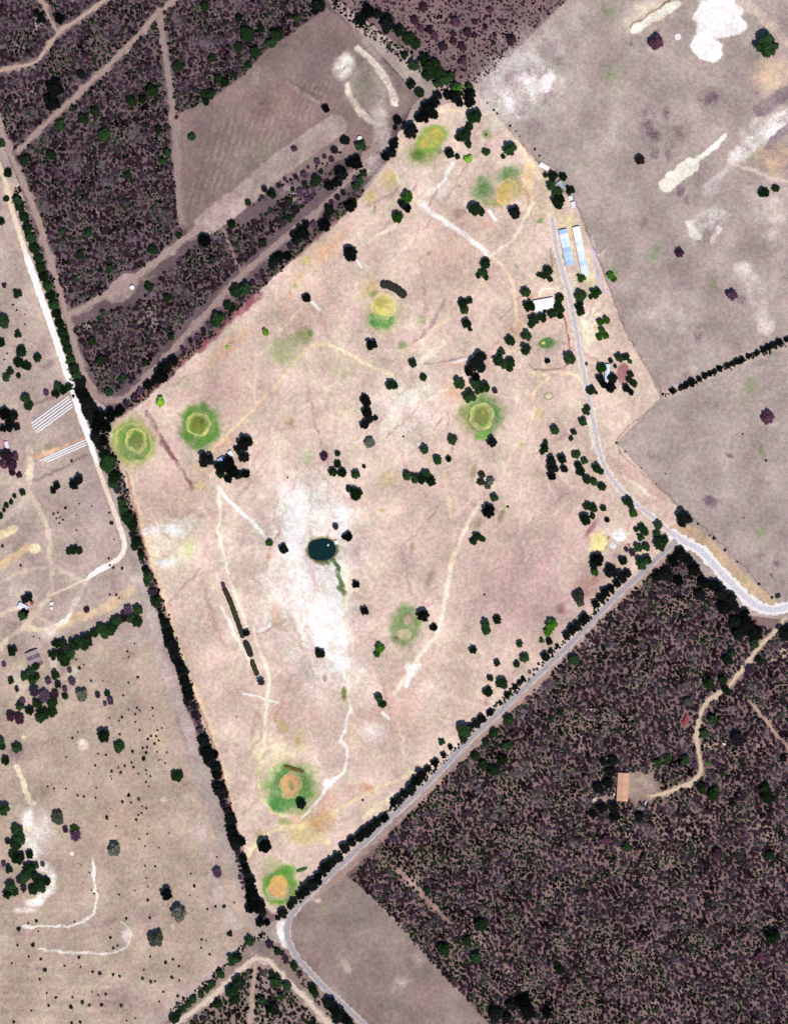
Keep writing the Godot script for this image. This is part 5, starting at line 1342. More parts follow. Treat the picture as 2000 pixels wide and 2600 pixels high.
func trails() -> void:   # faint livestock trails, old furrows and wind streaks all over the dry grass
	var g := RandomNumberGenerator.new()
	g.seed = 91
	var inside := pv([300, 1100, 560, 860, 850, 590, 1000, 430, 1110, 300, 1215, 260, 1400, 480, 1480, 640, 1540, 900, 1500, 1080, 1540, 1230, 1660, 1360, 1480, 1560, 1230, 1830, 980, 2040, 690, 2300, 620, 2090, 520, 1800, 400, 1500, 330, 1280])
	for k in 420:
		var p := Vector2(g.randf_range(280, 1680), g.randf_range(260, 2320))
		if not Geometry2D.is_point_in_polygon(p, inside): continue
		var a := deg_to_rad([-50.0, -42.0, 75.0, 82.0, -58.0, 40.0][g.randi() % 6] + g.randfn() * 9.0)
		var d := Vector2(cos(a), sin(a))
		var l := g.randf_range(25, 110)
		var bend := Vector2(-d.y, d.x) * g.randf_range(-0.12, 0.12) * l
		var pts := PackedVector2Array([p - d * l, p + bend, p + d * l])
		var pale := g.randf() < 0.55
		var c: Array = [246, 228, 206] if pale else [[188, 154, 142], [176, 146, 142], [196, 162, 138]][g.randi() % 3]
		track(pts, g.randf_range(0.5, 2.0), c, g.randf_range(0.2, 0.5), g.randf_range(2.0, 6.0), 1.6, 3.0)
	for k in 260:   # tussocks and bare scuffs
		var p := Vector2(g.randf_range(280, 1680), g.randf_range(260, 2320))
		if not Geometry2D.is_point_in_polygon(p, inside): continue
		var c: Array = [[182, 150, 138], [238, 222, 200], [196, 180, 128], [206, 160, 132], [170, 140, 136]][g.randi() % 5]
		blob(p.x, p.y, g.randf_range(6, 34), g.randf_range(5, 20), g.randf_range(0, 180), c, g.randf_range(0.2, 0.5), 1.0, 2.0)

# ---------------------------------------------------------------- roads
func build_roads() -> void:
	var m := ribbon_mat()
	var mw := ribbon_mat()
	mw.albedo_texture = null
	var road := func(called: String, label: String, h: float, hw: float, c: Array, pts: Array, wob := 0.18):
		var p := []
		for k in range(0, pts.size(), 2): p.append_array([pts[k], pts[k + 1], hw, c[0], c[1], c[2]])
		var paved := called.begins_with("paved") or called == "road_verge"
		if not paved: track(pv(pts), hw + 1.0, c, 0.6, 5.0, 0.9, 3.0)
		ribbon(called, label, p, h, m, wob if paved else 0.3, not paved)
	ribbon("dirt_road", "bright white dirt road along the property's western side, bending left at its end", [
		-40, 330, 6, 214, 192, 168, 0, 423, 6, 226, 206, 176, 15, 464, 6, 232, 212, 178, 27, 518, 6, 236, 216, 184, 48, 585, 6, 240, 222, 196, 66, 645, 6, 250, 240, 226, 72, 660, 8.4, 255, 254, 252, 98, 735, 8.4, 255, 254, 252, 132, 830, 8.4, 255, 254, 252, 167, 937, 8.4, 255, 254, 252, 184, 984, 7.4, 255, 254, 252, 200, 1038, 8.4, 255, 254, 252, 226, 1111, 8.4, 255, 254, 252, 244, 1168, 6, 255, 250, 244, 250, 1188, 5.5, 238, 218, 200, 268, 1238, 5.5, 236, 216, 198, 292, 1302, 6, 238, 220, 202, 312, 1361, 6.5, 246, 232, 216, 317, 1388, 6.5, 248, 236, 220, 307, 1412, 6.5, 250, 238, 222, 283, 1431, 6, 252, 240, 226, 256, 1445, 8, 255, 250, 244, 236, 1458, 7, 255, 250, 244, 220, 1471, 4, 248, 232, 216, 205, 1477, 3, 236, 214, 194, 161, 1498, 3, 224, 202, 182, 125, 1513, 3.5, 222, 200, 178], 0.05, mw, 0.14, false)
	# north-west forest tracks
	var soil := [180, 157, 148]
	road.call("forest_track", "pale forked track across the top left corner", 0.04, 4.0, [200, 175, 160], [-60, 195, 0, 180, 28, 172, 80, 163, 100, 150, 120, 122, 140, 95, 160, 72, 195, 52, 225, 30, 260, 5, 310, -30])
	road.call("forest_track", "short narrow track joining the top left fork from above", 0.045, 2.5, [196, 168, 152], [100, -20, 112, 12, 128, 50, 145, 78])
	road.call("forest_track", "straight diagonal track through the top left scrub", 0.05, 5.0, soil, [470, -30, 435, 5, 405, 28, 330, 112, 250, 190, 165, 270, 100, 330, 45, 385])
	road.call("forest_track", "track descending left of the grey field", 0.055, 6.6, [168, 148, 142], [404, 26, 410, 70, 420, 140, 432, 220, 443, 320, 449, 420, 452, 500, 462, 570])
	road.call("forest_track", "lane inside the western scrub edge, parallel to the white road", 0.06, 6.2, [184, 162, 152], [-30, 250, 0, 310, 14, 360, 40, 420, 80, 510, 110, 600, 145, 715, 175, 820, 205, 920, 225, 975, 240, 1005])
	road.call("boundary_lane", "lane following the property's northwest boundary", 0.065, 6.5, [176, 152, 146], [222, 970, 245, 1005, 280, 1018, 325, 1005, 380, 950, 450, 875, 520, 800, 600, 712, 680, 640, 760, 575, 830, 515, 880, 460, 925, 400, 950, 372])
	road.call("forest_track", "wide pale track through the tank clearing to the grey field", 0.07, 7.0, [182, 160, 152], [172, 800, 200, 788, 240, 765, 270, 745, 330, 715, 380, 675, 420, 645, 470, 605, 520, 575])
	road.call("forest_track", "thin straight footpath in the scrub above the boundary lane", 0.075, 2.0, [168, 140, 132], [566, 582, 582, 620, 598, 660, 613, 690])
	# paved lane and road with pale verges
	var lane := [1400, 552, 1406, 590, 1414, 639, 1432, 705, 1446, 758, 1461, 833, 1473, 907, 1488, 981, 1497, 1030, 1508, 1085, 1518, 1138, 1539, 1195, 1568, 1236, 1598, 1269, 1634, 1296, 1667, 1323, 1702, 1352]
	var out := [1702, 1352, 1738, 1376, 1777, 1398, 1821, 1445, 1863, 1489, 1902, 1525, 1931, 1543, 1964, 1549, 2000, 1540, 2060, 1518, 2200, 1480]
	var diag := [1716, 1372, 1661, 1424, 1616, 1466, 1568, 1509, 1518, 1560, 1494, 1588, 1417, 1664, 1327, 1750, 1253, 1822, 1179, 1890, 1119, 1956, 1060, 2013, 1000, 2068, 917, 2148, 866, 2196, 824, 2235, 786, 2270, 759, 2300, 738, 2327, 729, 2360, 734, 2392, 753, 2428, 783, 2464, 827, 2511, 872, 2553, 923, 2600, 1000, 2670, 1100, 2780]
	road.call("road_verge", "pale gravel verges of the lane past the long sheds", 0.08, 9.0, [248, 236, 220], lane, 0.3)
	road.call("road_verge", "broad white gravel verges of the road to the right edge", 0.085, 15.0, [255, 250, 246], out, 0.22)
	road.call("road_verge", "pale gravel verges of the long diagonal road", 0.09, 9.0, [212, 200, 194], diag, 0.22)
	road.call("paved_lane", "lavender-grey paved lane running past the long sheds", 0.12, 4.6, [214, 206, 212], lane, 0.08)
	road.call("paved_road", "grey paved road curving to the right edge", 0.13, 6.5, [222, 220, 230], out, 0.08)
	road.call("paved_road", "long diagonal grey paved road bounding the property", 0.14, 5.6, [178, 172, 178], diag, 0.08)
	# bottom dirt tracks
	road.call("dirt_road", "cream dirt road climbing from the bottom edge to the corner", 0.1, 5.0, [232, 214, 196], [330, 2680, 400, 2625, 450, 2595, 500, 2560, 560, 2510, 600, 2472, 628, 2446, 650, 2435, 672, 2436, 690, 2447, 730, 2490, 775, 2535, 838, 2604, 930, 2700])
	road.call("dirt_road", "short pale track dropping between the bottom scrub", 0.105, 4.0, [196, 172, 156], [650, 2440, 645, 2480, 640, 2530, 635, 2600, 628, 2700])
	road.call("forest_track", "cream winding track into the eastern forest to the tile-roofed house", 0.11, 4.0, [226, 204, 176], [1992, 1568, 1970, 1600, 1940, 1628, 1908, 1665, 1880, 1700, 1855, 1736, 1830, 1758, 1800, 1775, 1782, 1800, 1770, 1840, 1767, 1880, 1776, 1930, 1777, 1958, 1762, 1980, 1730, 1996, 1690, 2012, 1650, 2022])

	for p in [[404, 26, 420, 140, 449, 420, 462, 570], [470, -30, 435, 5, 405, 28, 330, 112, 165, 270, 45, 385], [-60, 195, 0, 180, 28, 172, 100, 150, 120, 122, 160, 72, 225, 30, 310, -30], [100, -20, 145, 78], [-30, 250, 0, 310, 40, 420, 80, 510, 110, 600, 145, 715, 175, 820, 205, 920, 240, 1005], [240, 1005, 280, 1018, 380, 950, 520, 800, 600, 712, 760, 575, 880, 460, 950, 372], [172, 800, 240, 765, 330, 715, 470, 605, 560, 560]]:
		clear_scrub(pv(p), 9.0)
	for p in [[1992, 1568, 1908, 1665, 1855, 1736, 1800, 1775, 1770, 1840, 1767, 1880, 1777, 1958, 1730, 1996, 1650, 2022], [650, 2440, 640, 2530, 628, 2700]]:
		clear_scrub(pv(p), 8.0)
	clear_scrub(pv(diag), 15.0)
	clear_scrub(pv(out), 20.0)
	clear_scrub(pv([1000, 2200, 1040, 2240, 1090, 2290, 1140, 2340]), 4.0)
	clear_scrub(pv([1900, 1780, 1950, 1840, 2000, 1900]), 4.0)
	clear_scrub(pv([566, 582, 613, 690]), 3.0)
	blob(1620, 2000, 66, 48, 10, [], 1.0, 0.25, 0.0, 0.0, true)
	blob(1535, 2032, 34, 18, 0, [], 1.0, 0.4, 0.0, 0.0, true)
	blob(312, 730, 60, 38, -40, [], 1.0, 0.2, 0.0, 0.0, true)
	blob(1739, 1828, 16, 24, 0, [], 1.0, 0.3, 0.0, 0.0, true)

func lay_clearing() -> void:   # clearing with the tank, trampled pale
	blob(310, 732, 52, 32, -40, [176, 154, 148], 0.95, 0.2, 0.3)

# ---------------------------------------------------------------- buildings and objects
func slope(w: float, l: float, t: float) -> Mesh:
	return box(w, t, l)

# x, y: centre on the plan; w across, l along (plan units); turn: degrees the long axis leans from "down the plan"
func house(called: String, label: String, x: float, y: float, w: float, l: float, turn: float, wall_h: float, rise: float, walls: StandardMaterial3D, tones: Array, panels: int, category := "house") -> Node3D:
	var o := thing(called, label, category, w3(x, y, relief(x, y)), deg_to_rad(turn))
	var W := w * UNIT; var L := l * UNIT
	for s in [-1, 1]:
		part("wall", box(0.25, wall_h, L - 0.6), walls, o, Vector3(s * (W / 2 - 0.45), wall_h / 2, 0))
		# gable ends
		var g := PrismMesh.new()
		part("wall", box(W - 1.2, wall_h, 0.25), walls, o, Vector3(0, wall_h / 2, s * (L / 2 - 0.45)))
		g.size = Vector3(W - 1.2, rise * 0.9, 0.25)
		part("gable", g, walls, o, Vector3(0, wall_h + rise * 0.45 - 0.03, s * (L / 2 - 0.45)))
	var run := sqrt(W * W / 4 + rise * rise)
	var tilt := atan2(rise, W / 2)
	var each := L / panels
	for s in [-1, 1]:
		for k in panels:
			var m: StandardMaterial3D = tones[k % tones.size()]
			var b := Basis(Vector3(0, 0, 1), -s * tilt)
			part("roof_panel", box(run, 0.08, each - 0.03), m, o, Vector3(s * W / 4, wall_h + rise / 2 + 0.05, -L / 2 + each * (k + 0.5)), b)
	part("ridge_cap", box(0.5, 0.07, L + 0.1), tones[0], o, Vector3(0, wall_h + rise + 0.12, 0))
	var d := part("door", box(0.06, 2.0, 1.0), mat(90, 70, 56), o, Vector3(W / 2 - 0.29, 1.0, 0.2 * L))
	part("handle", box(0.06, 0.08, 0.1), mat(180, 180, 184, 0.4, 0.8), d, Vector3(0.05, 0, 0.38))
	for k in 2:
		var n := part("window", box(0.06, 1.0, 1.2), mat(60, 70, 80, 0.2), o, Vector3(W / 2 - 0.29, 1.5, (-0.28 + 0.24 * k) * L))
		part("sill", box(0.16, 0.06, 1.4), walls, n, Vector3(0.05, -0.55, 0))
	return o

func tank(label: String, x: float, y: float, r: float, h: float) -> void:
	var o := thing("water_tank", label, "water tank", w3(x, y))
	var c := CylinderMesh.new()
	c.top_radius = r; c.bottom_radius = r; c.height = h; c.radial_segments = 24; c.rings = 1
	part("shell", c, mat(250, 250, 250, 0.5), o, Vector3(0, h / 2, 0))
	var lid := CylinderMesh.new()
	lid.top_radius = r * 0.15; lid.bottom_radius = r * 1.02; lid.height = r * 0.3; lid.radial_segments = 24; lid.rings = 1
	part("lid", lid, mat(255, 255, 255, 0.5), o, Vector3(0, h + r * 0.15 + 0.005, 0))
	var base := CylinderMesh.new()
	base.top_radius = r * 1.12; base.bottom_radius = r * 1.15; base.height = 0.2; base.radial_segments = 24; base.rings = 1
	part("plinth", base, mat(190, 180, 172), o, Vector3(0, 0.09, 0))
	part("ladder", box(0.4, h, 0.06), mat(150, 150, 150), o, Vector3(0, h / 2, r + 0.04))

func car(called: String, label: String, x: float, y: float, turn: float, paint: StandardMaterial3D, tall := 1.5, long := 4.4) -> void:
	var o := thing(called, label, "car", w3(x, y, 0.0), deg_to_rad(turn))
	var st := SurfaceTool.new()
	st.begin(Mesh.PRIMITIVE_TRIANGLES)
	var prof := [[-0.5, 0.35], [-0.5, 0.8], [-0.42, 0.92], [0.44, 0.95], [0.5, 0.75], [0.5, 0.35]]
	var add_hull := func(pr: Array, half: float, inset: float):
		var n := pr.size()
		for k in n:
			var a: Array = pr[k]; var b: Array = pr[(k + 1) % n]
			var h0 := half - inset * clampf((a[1] - 0.9) / 0.55, 0, 1); var h1 := half - inset * clampf((b[1] - 0.9) / 0.55, 0, 1)
			var p := [Vector3(-h0, a[1], a[0] * long), Vector3(h0, a[1], a[0] * long), Vector3(h1, b[1], b[0] * long), Vector3(-h1, b[1], b[0] * long)]
			for i in [0, 1, 2, 0, 2, 3]: st.add_vertex(p[i])
			var mid := Vector3(0, 0.7, 0)
			st.add_vertex(Vector3(-h0, a[1], a[0] * long)); st.add_vertex(Vector3(-h1, b[1], b[0] * long)); st.add_vertex(mid + Vector3(-half, 0, 0))
			st.add_vertex(Vector3(h1, b[1], b[0] * long)); st.add_vertex(Vector3(h0, a[1], a[0] * long)); st.add_vertex(mid + Vector3(half, 0, 0))
	add_hull.call(prof, 0.88, 0.0)
	part("body", st.commit(), paint, o)
	st = SurfaceTool.new()
	st.begin(Mesh.PRIMITIVE_TRIANGLES)
	add_hull.call([[-0.3, 0.93], [-0.2, tall - 0.04], [0.26, tall - 0.04], [0.4, 0.93]], 0.82, 0.12)
	part("cabin_glass", st.commit(), mat(34, 38, 44, 0.15), o)
	part("roof", box(1.42, 0.05, long * 0.46), paint, o, Vector3(0, tall, long * 0.03))
	for sx in [-1, 1]:
		for sz in [-1, 1]:
			var c := CylinderMesh.new()
			c.top_radius = 0.33; c.bottom_radius = 0.33; c.height = 0.22; c.radial_segments = 16; c.rings = 1
			var wl := part("wheel", c, mat(30, 30, 32), o, Vector3(sx * 0.8, 0.33, sz * long * 0.31), Basis(Vector3(0, 0, 1), PI / 2))
			var rim := CylinderMesh.new()
			rim.top_radius = 0.19; rim.bottom_radius = 0.19; rim.height = 0.24; rim.radial_segments = 12; rim.rings = 1
			part("rim", rim, mat(170, 170, 174, 0.4, 0.6), wl)
		part("headlight", box(0.3, 0.14, 0.06), mat(235, 235, 230, 0.2), o, Vector3(sx * 0.6, 0.72, -long * 0.5 - 0.0))

func hedge(label: String, p: PackedVector2Array, half: float, height: float, r: float, g: float, b: float, seed_: int) -> void:
	var pts := curve(p, 3.0)
	var base := w3(pts[0].x, pts[0].y)
	var o := thing("clipped_hedge", label, "hedge", base)
	var nz := noise(0.35, seed_, 2)
	var gn := RandomNumberGenerator.new()
	gn.seed = seed_
	var v := PackedVector3Array(); var c := PackedColorArray(); var idx := PackedInt32Array()
	var H := half * UNIT
	var ring := 9
	for i in pts.size():
		var d := (pts[min(i + 1, pts.size() - 1)] - pts[max(i - 1, 0)]).normalized()
		var s := Vector3(-d.y, 0, d.x)
		var at := w3(pts[i].x, pts[i].y) - base
		var end := clampf(minf(i, pts.size() - 1 - i) / 1.5, 0.55, 1.0)
		for k in ring:
			var t := float(k) / (ring - 1)
			var a := PI * t
			var px := -cos(a) * H * end
			var py := pow(sin(a), 0.45) * height
			var k2 := 1.0 + 0.35 * nz.get_noise_3d(at.x * 2.0 + px, py * 2.0, at.z * 2.0)
			v.append(at + s * px * k2 + Vector3.UP * py * k2)
			var q := gn.randf_range(0.55, 1.0)
			c.append(Color(q, q, q))
	for i in pts.size() - 1:
		for k in ring - 1:
			var a := i * ring + k
			idx.append_array([a, a + 1, a + ring + 1, a, a + ring + 1, a + ring])
	for e in [0, (pts.size() - 1) * ring]:
		for k in range(1, ring - 1):
			idx.append_array([e, e + k, e + k + 1] if e else [e, e + k + 1, e + k])
	var m := StandardMaterial3D.new()
	m.albedo_color = col(r, g, b)
	m.vertex_color_use_as_albedo = true
	m.roughness = 0.9
	part("core", mesh_of(v, c, PackedVector2Array(), idx), m, o)
	var lv := PackedVector3Array(); var lc := PackedColorArray()
	for k in pts.size() * 14:
		var i := gn.randi() % pts.size()
		var q := v[i * ring + 1 + gn.randi() % (ring - 2)] + Vector3(gn.randfn(), gn.randfn(), gn.randfn()) * 0.25
		var e := Vector3(gn.randfn(), gn.randfn() * 0.5, gn.randfn()).normalized() * gn.randf_range(0.2, 0.5)
		var f := e.cross(Vector3(gn.randfn(), gn.randfn(), gn.randfn())).normalized() * gn.randf_range(0.2, 0.4)
		lv.append_array([q - e, q + f, q + e])
		var t := gn.randf_range(0.5, 1.0)
		for z in 3: lc.append(Color(t, t, t))
	part("leaf_spray", mesh_of(lv, lc), m, o)

func heap(label: String, x: float, y: float, rx: float, ry: float, h: float, cr: float, cg: float, cb: float, seed_: int) -> void:
	var o := thing("sand_heap", label, "heap", w3(x, y))
	var nz := noise(0.16, seed_, 4)
	var v := PackedVector3Array(); var idx := PackedInt32Array()
	var n := 20; var m := 48
	for j in n + 1:
		for i in m:
			var a := TAU * i / m; var t := float(j) / n
			var wob := 1.0 + 0.3 * nz.get_noise_2d(cos(a) * 9.0 + 40, sin(a) * 9.0)
			var px := cos(a) * rx * UNIT * t * wob; var pz := sin(a) * ry * UNIT * t * wob
			var k := 1.0 - t
			v.append(Vector3(px, maxf(-0.05, h * k * (0.75 + 0.9 * nz.get_noise_2d(px * 1.6, pz * 1.6)) + (0.02 if j < n else -0.05)), pz))
	for j in n:
		for i in m:
			var a := j * m + i; var b := j * m + (i + 1) % m
			idx.append_array([a, b + m, a + m, a, b, b + m])
	part("mound", mesh_of(v, PackedColorArray(), PackedVector2Array(), idx), mat(cr, cg, cb, 1.0), o)

func tunnel(label: String, a: Vector2, b: Vector2) -> void:
	var p := w3(a.x, a.y); var q := w3(b.x, b.y)
	var L := p.distance_to(q)
	var o := thing("crop_tunnel", label, "crop tunnel", p, atan2(q.x - p.x, q.z - p.z), "white plastic crop tunnels beside the white road")
	var v := PackedVector3Array(); var idx := PackedInt32Array()
	var seg := int(L / 1.2); var ring := 9
	var nz := noise(0.4, int(a.x * 7.0 + a.y), 2)
	for i in seg + 1:
		for k in ring:
			var t := PI * k / (ring - 1)
			var r := 0.78 * (1.0 + 0.12 * nz.get_noise_2d(i * 1.7, k))
			v.append(Vector3(-cos(t) * r, sin(t) * 0.8 + (0.04 if i % 2 else 0.0) * sin(t), L * i / seg))
	for i in seg:
		for k in ring - 1:
			var c := i * ring + k
			idx.append_array([c, c + ring + 1, c + 1, c, c + ring, c + ring + 1])
	part("plastic_cover", mesh_of(v, PackedColorArray(), PackedVector2Array(), idx), mat(232, 234, 240, 0.4), o)
	for e in [0.0, L]:
		var cap := PackedVector3Array()
		for k in ring - 1:
			var t := PI * k / (ring - 1); var u := PI * (k + 1) / (ring - 1)
			cap.append_array([Vector3(0, 0, e), Vector3(-cos(t) * 0.76, sin(t) * 0.78, e), Vector3(-cos(u) * 0.76, sin(u) * 0.78, e)])
		part("end_flap", mesh_of(cap), mat(214, 216, 222, 0.5), o)

func fence(label: String, p: PackedVector2Array, gap := 14.0) -> void:
	var o := thing("wire_fence", label, "fence", w3(p[0].x, p[0].y))
	var post := CylinderMesh.new()
	post.top_radius = 0.09; post.bottom_radius = 0.11; post.height = 1.5; post.radial_segments = 6; post.rings = 1
	var base := w3(p[0].x, p[0].y)
	var wire := PackedVector3Array()
	for k in p.size() - 1:
		var n := maxi(1, int(p[k].distance_to(p[k + 1]) / gap))
		for i in n:
			var q := p[k].lerp(p[k + 1], float(i) / n)
			part("post", post, bark, o, w3(q.x, q.y) - base + Vector3(0, 0.7, 0))
		var a := w3(p[k].x, p[k].y) - base; var b := w3(p[k + 1].x, p[k + 1].y) - base
		for h in [0.45, 0.85, 1.25]:
			for s in [Vector3(0, 0.012, 0), Vector3(0.012, 0, 0.012)]:
				var c: Vector3 = a + Vector3.UP * h; var d: Vector3 = b + Vector3.UP * h
				wire.append_array([c - s, d - s, d + s, c - s, d + s, c + s])
	var wv := part("wires", mesh_of(wire), mat(120, 112, 108, 0.6, 0.5), o)
	wv.set_meta("kind", "stuff")

func build_things() -> void:
	var wall := mat(214, 202, 190)
	var blue := mat(176, 208, 246, 0.5)
	var pale := mat(226, 246, 252, 0.5)
	var sky := mat(196, 226, 252, 0.5)
	var white := mat(255, 255, 255, 0.5)
	house("long_shed", "shorter pale blue metal-roofed shed beside the paved lane", 1437, 628, 22, 92, 12, 2.6, 0.9, wall, [blue, white, pale, pale, blue, sky, sky, blue], 8, "shed")
	house("long_shed", "longest shed, near-white metal roof, nearest the pasture fence", 1473, 638, 19, 126, 11, 2.6, 0.9, wall, [white, white, white, pale, white, pale, pale, sky, pale, pale], 10, "shed")
	# white-roofed house with its wing
	var h := house("farmhouse", "white-roofed house hidden in trees left of the paved lane", 1380, 773, 28, 52, 100, 3.0, 0.45, wall, [white], 5)
	part("wing_wall", box(6.4, 2.6, 6.0), wall, h, Vector3(-8.6, 1.3, -5.0))
	part("wing_roof", box(7.0, 0.12, 6.6), white, h, Vector3(-8.8, 2.66, -5.0))
	house("cottage", "narrow white-blue roofed cottage left of the reddish yard", 1540, 950, 12, 50, -2, 2.8, 0.8, wall, [mat(214, 230, 250, 0.5), mat(230, 240, 255, 0.5)], 4)
	house("storage_shed", "small white-roofed shed on the northeast fence", 1381, 423, 12, 27, 60, 2.4, 0.6, wall, [white], 3, "shed")
	house("storage_shed", "upper of two tiny white huts right of the fence grove", 1447, 504, 10, 12, 12, 2.2, 0.5, wall, [mat(240, 240, 250, 0.5)], 2, "shed")
	house("storage_shed", "lower of two tiny white huts right of the fence grove", 1454, 520, 11, 15, 14, 2.2, 0.5, wall, [mat(232, 240, 252, 0.5)], 2, "shed")
	house("cottage", "pale blue-grey roof showing among the northeast fence grove", 1424, 469, 12, 20, 35, 2.6, 0.7, wall, [mat(176, 192, 206, 0.5), mat(150, 166, 180, 0.5)], 2)
	house("farmhouse", "light blue roofed house in the black grove left of centre", 562, 1168, 13, 19, 118, 2.8, 0.8, wall, [mat(176, 200, 248, 0.5), mat(190, 212, 252, 0.5)], 2)
	house("storage_shed", "white shed right of the light blue roofed house", 586, 1152, 11, 14, 30, 2.4, 0.5, wall, [mat(236, 246, 255, 0.5)], 2, "shed")
	house("tiled_house", "long terracotta-roofed house in the forest clearing", 1580, 1998, 29, 72, -3, 3.0, 1.5, mat(206, 186, 168), [mat(214, 166, 136), mat(210, 168, 142), mat(218, 172, 138), mat(206, 158, 132)], 9)
	house("grey_house", "grey house with a purple-grey roof near the left edge", 88, 1673, 34, 42, 22, 3.0, 1.6, mat(190, 176, 170), [mat(172, 156, 158), mat(116, 92, 112), mat(166, 150, 154), mat(120, 96, 114)], 4)
	house("cottage", "white-roofed cottage between two black trees at the left", 59, 1541, 16, 26, 64, 2.6, 0.8, wall, [mat(226, 232, 252, 0.5), mat(244, 246, 255, 0.5)], 3)
	house("storage_shed", "white hut with a red strip at the left edge", 18, 1130, 9, 18, 14, 2.2, 0.5, wall, [mat(232, 232, 250, 0.5)], 2, "shed")
	var strip := thing("red_tarpaulin", "narrow red tarpaulin strip beside the white hut at left", "tarpaulin", w3(12, 1132, 0.0), deg_to_rad(18))
	part("sheet", box(1.6, 0.12, 13.0), mat(206, 96, 116), strip, Vector3(0, 0.5, 0))
	for s in [-1, 1]: part("pole", box(0.1, 0.5, 0.1), bark, strip, Vector3(s * 0.6, 0.22, s * 5.5))
	var rt := thing("red_tarpaulin", "small red tarpaulin beside the white-roofed cottage", "tarpaulin", w3(83, 1532, 0.0), deg_to_rad(-30))
	part("sheet", box(2.6, 0.1, 3.6), mat(186, 66, 66), rt, Vector3(0, 2.0, 0))
	for s in [-1, 1]:
		for q in [-1, 1]: part("pole", box(0.1, 2.0, 0.1), bark, rt, Vector3(s * 1.1, 0.98, q * 1.6))
	# red pointed canopy in the forest
	var cn := thing("red_canopy", "red pointed canopy among the shrubs left of the forest track", "canopy", w3(1739, 1828), deg_to_rad(-8))
	var tip := [Vector3(0.4, 2.2, -7), Vector3(3.6, 2.2, 0.4), Vector3(-0.6, 2.2, 7), Vector3(-3.6, 2.2, 3.2)]
	for k in 4:
		var n := (k + 1) % 4
		part("canopy_panel", mesh_of(PackedVector3Array([tip[k], tip[n], Vector3(0, 3.6, 0.5), tip[k], Vector3(0, 3.52, 0.5), tip[n]])), mat([146, 160, 132, 152][k], [54, 64, 48, 58][k], [56, 64, 52, 56][k]), cn)
		part("pole", box(0.12, 2.2, 0.12), bark, cn, Vector3(tip[k].x, 1.1, tip[k].z))
	tank("white water tank in the forest clearing at the left", 336, 730, 2.2, 3.0)
	tank("white water tank above a green tree by the upper lane", 913, 352, 2.4, 3.0)
	tank("upper of two white tanks right of the white-roofed cottage", 132, 1532, 1.7, 2.4)
	tank("lower of two white tanks right of the white-roofed cottage", 132, 1544, 1.4, 2.0)
	# pond pump house and float
	house("pump_house", "tiny white pump house on the pond's right bank", 854, 1377, 9, 10, 15, 2.2, 0.4, wall, [white], 1, "shed")
	var fl := thing("pond_float", "small white float on the dark pond", "float", w3(833, 1384, -0.75))
	var ball := SphereMesh.new()
	ball.radius = 1.1; ball.height = 1.4; ball.radial_segments = 20; ball.rings = 10
	part("buoy", ball, mat(226, 240, 244, 0.4), fl, Vector3(0, 0.3, 0))
	part("mast", box(0.1, 1.2, 0.1), mat(160, 160, 160), fl, Vector3(0, 1.2, 0))
	# slab
	var sl := thing("concrete_slab", "long white concrete slab between two dark trees in the north", "slab", w3(1249, 547, 0.0), deg_to_rad(35))
	part("slab", box(3.4, 0.3, 14.0), mat(255, 252, 246), sl, Vector3(0, 0.16, 0))
	for k in 3: part("post_stub", box(0.35, 0.5, 0.35), mat(120, 112, 108), sl, Vector3(0.2, 0.55, -2.0 + k * 1.6))
	heap("large yellow sand heap in the yard near the junction", 1520, 1376, 20, 22, 2.0, 250, 236, 168, 51)
	heap("white gravel heap beside the yellow sand heap", 1571, 1361, 15, 15, 1.8, 255, 253, 248, 52)
	heap("small pale heap below the white gravel heap", 1556, 1386, 8, 8, 1.0, 236, 236, 240, 53)
	house("storage_shed", "tiny red-roofed hut standing in for clutter at the right side of the sand yard", 1596, 1386, 5, 7, 20, 2.0, 0.4, wall, [mat(176, 110, 100)], 1, "shed")  # small hut shape put in place of reddish yard clutter
	house("storage_shed", "tiny white hut standing in for clutter between the white heap and the grove", 1592, 1394, 5, 5, 20, 2.0, 0.4, wall, [white], 1, "shed")  # likewise a hut shape in place of white clutter
	# hedges
	hedge("dark curved clipped hedge above a yellow knoll", pv([966, 722, 985, 724, 1005, 733, 1020, 745, 1030, 753]), 10.5, 2.6, 44, 40, 32, 61)
	hedge("upper long olive-black clipped hedge on the lower pasture", pv([569, 1492, 585, 1528, 600, 1568, 618, 1620]), 6.5, 2.4, 54, 56, 24, 62)
	hedge("short middle stretch of the clipped hedge line", pv([622, 1628, 632, 1650, 638, 1668]), 8.0, 2.6, 46, 40, 42, 63)
	hedge("lower stretch of the clipped hedge line above a leafless tree", pv([639, 1676, 646, 1696, 654, 1716]), 6.5, 2.4, 56, 60, 22, 64)
	hedge("short straight olive-brown hedge on the southern ringed knoll", pv([722, 1945, 735, 1949, 748, 1953, 771, 1960]), 4.6, 1.6, 124, 106, 40, 65)
	hedge("short bright green hedge by the bottom orange knoll", pv([753, 2212, 766, 2208, 780, 2203]), 4.2, 1.4, 54, 116, 48, 66)
	# crop tunnels
	var z := func(u: float, v: float) -> Vector2: return Vector2(60 + u / 9.33, 1000 + v / 9.33)
	var rows := [[180, 705, 1080, 50], [212, 762, 1110, 102], [235, 825, 1140, 160], [270, 885, 1155, 232], [320, 915, 1160, 300]]
	for k in 5: tunnel("%s crop tunnel from the top in the upper set of five" % ordinal(k + 1), z.call(rows[k][0], rows[k][1]), z.call(rows[k][2], rows[k][3]))
	rows = [[385, 1580, 1450, 1092], [480, 1585, 1470, 1150], [570, 1600, 1490, 1200]]
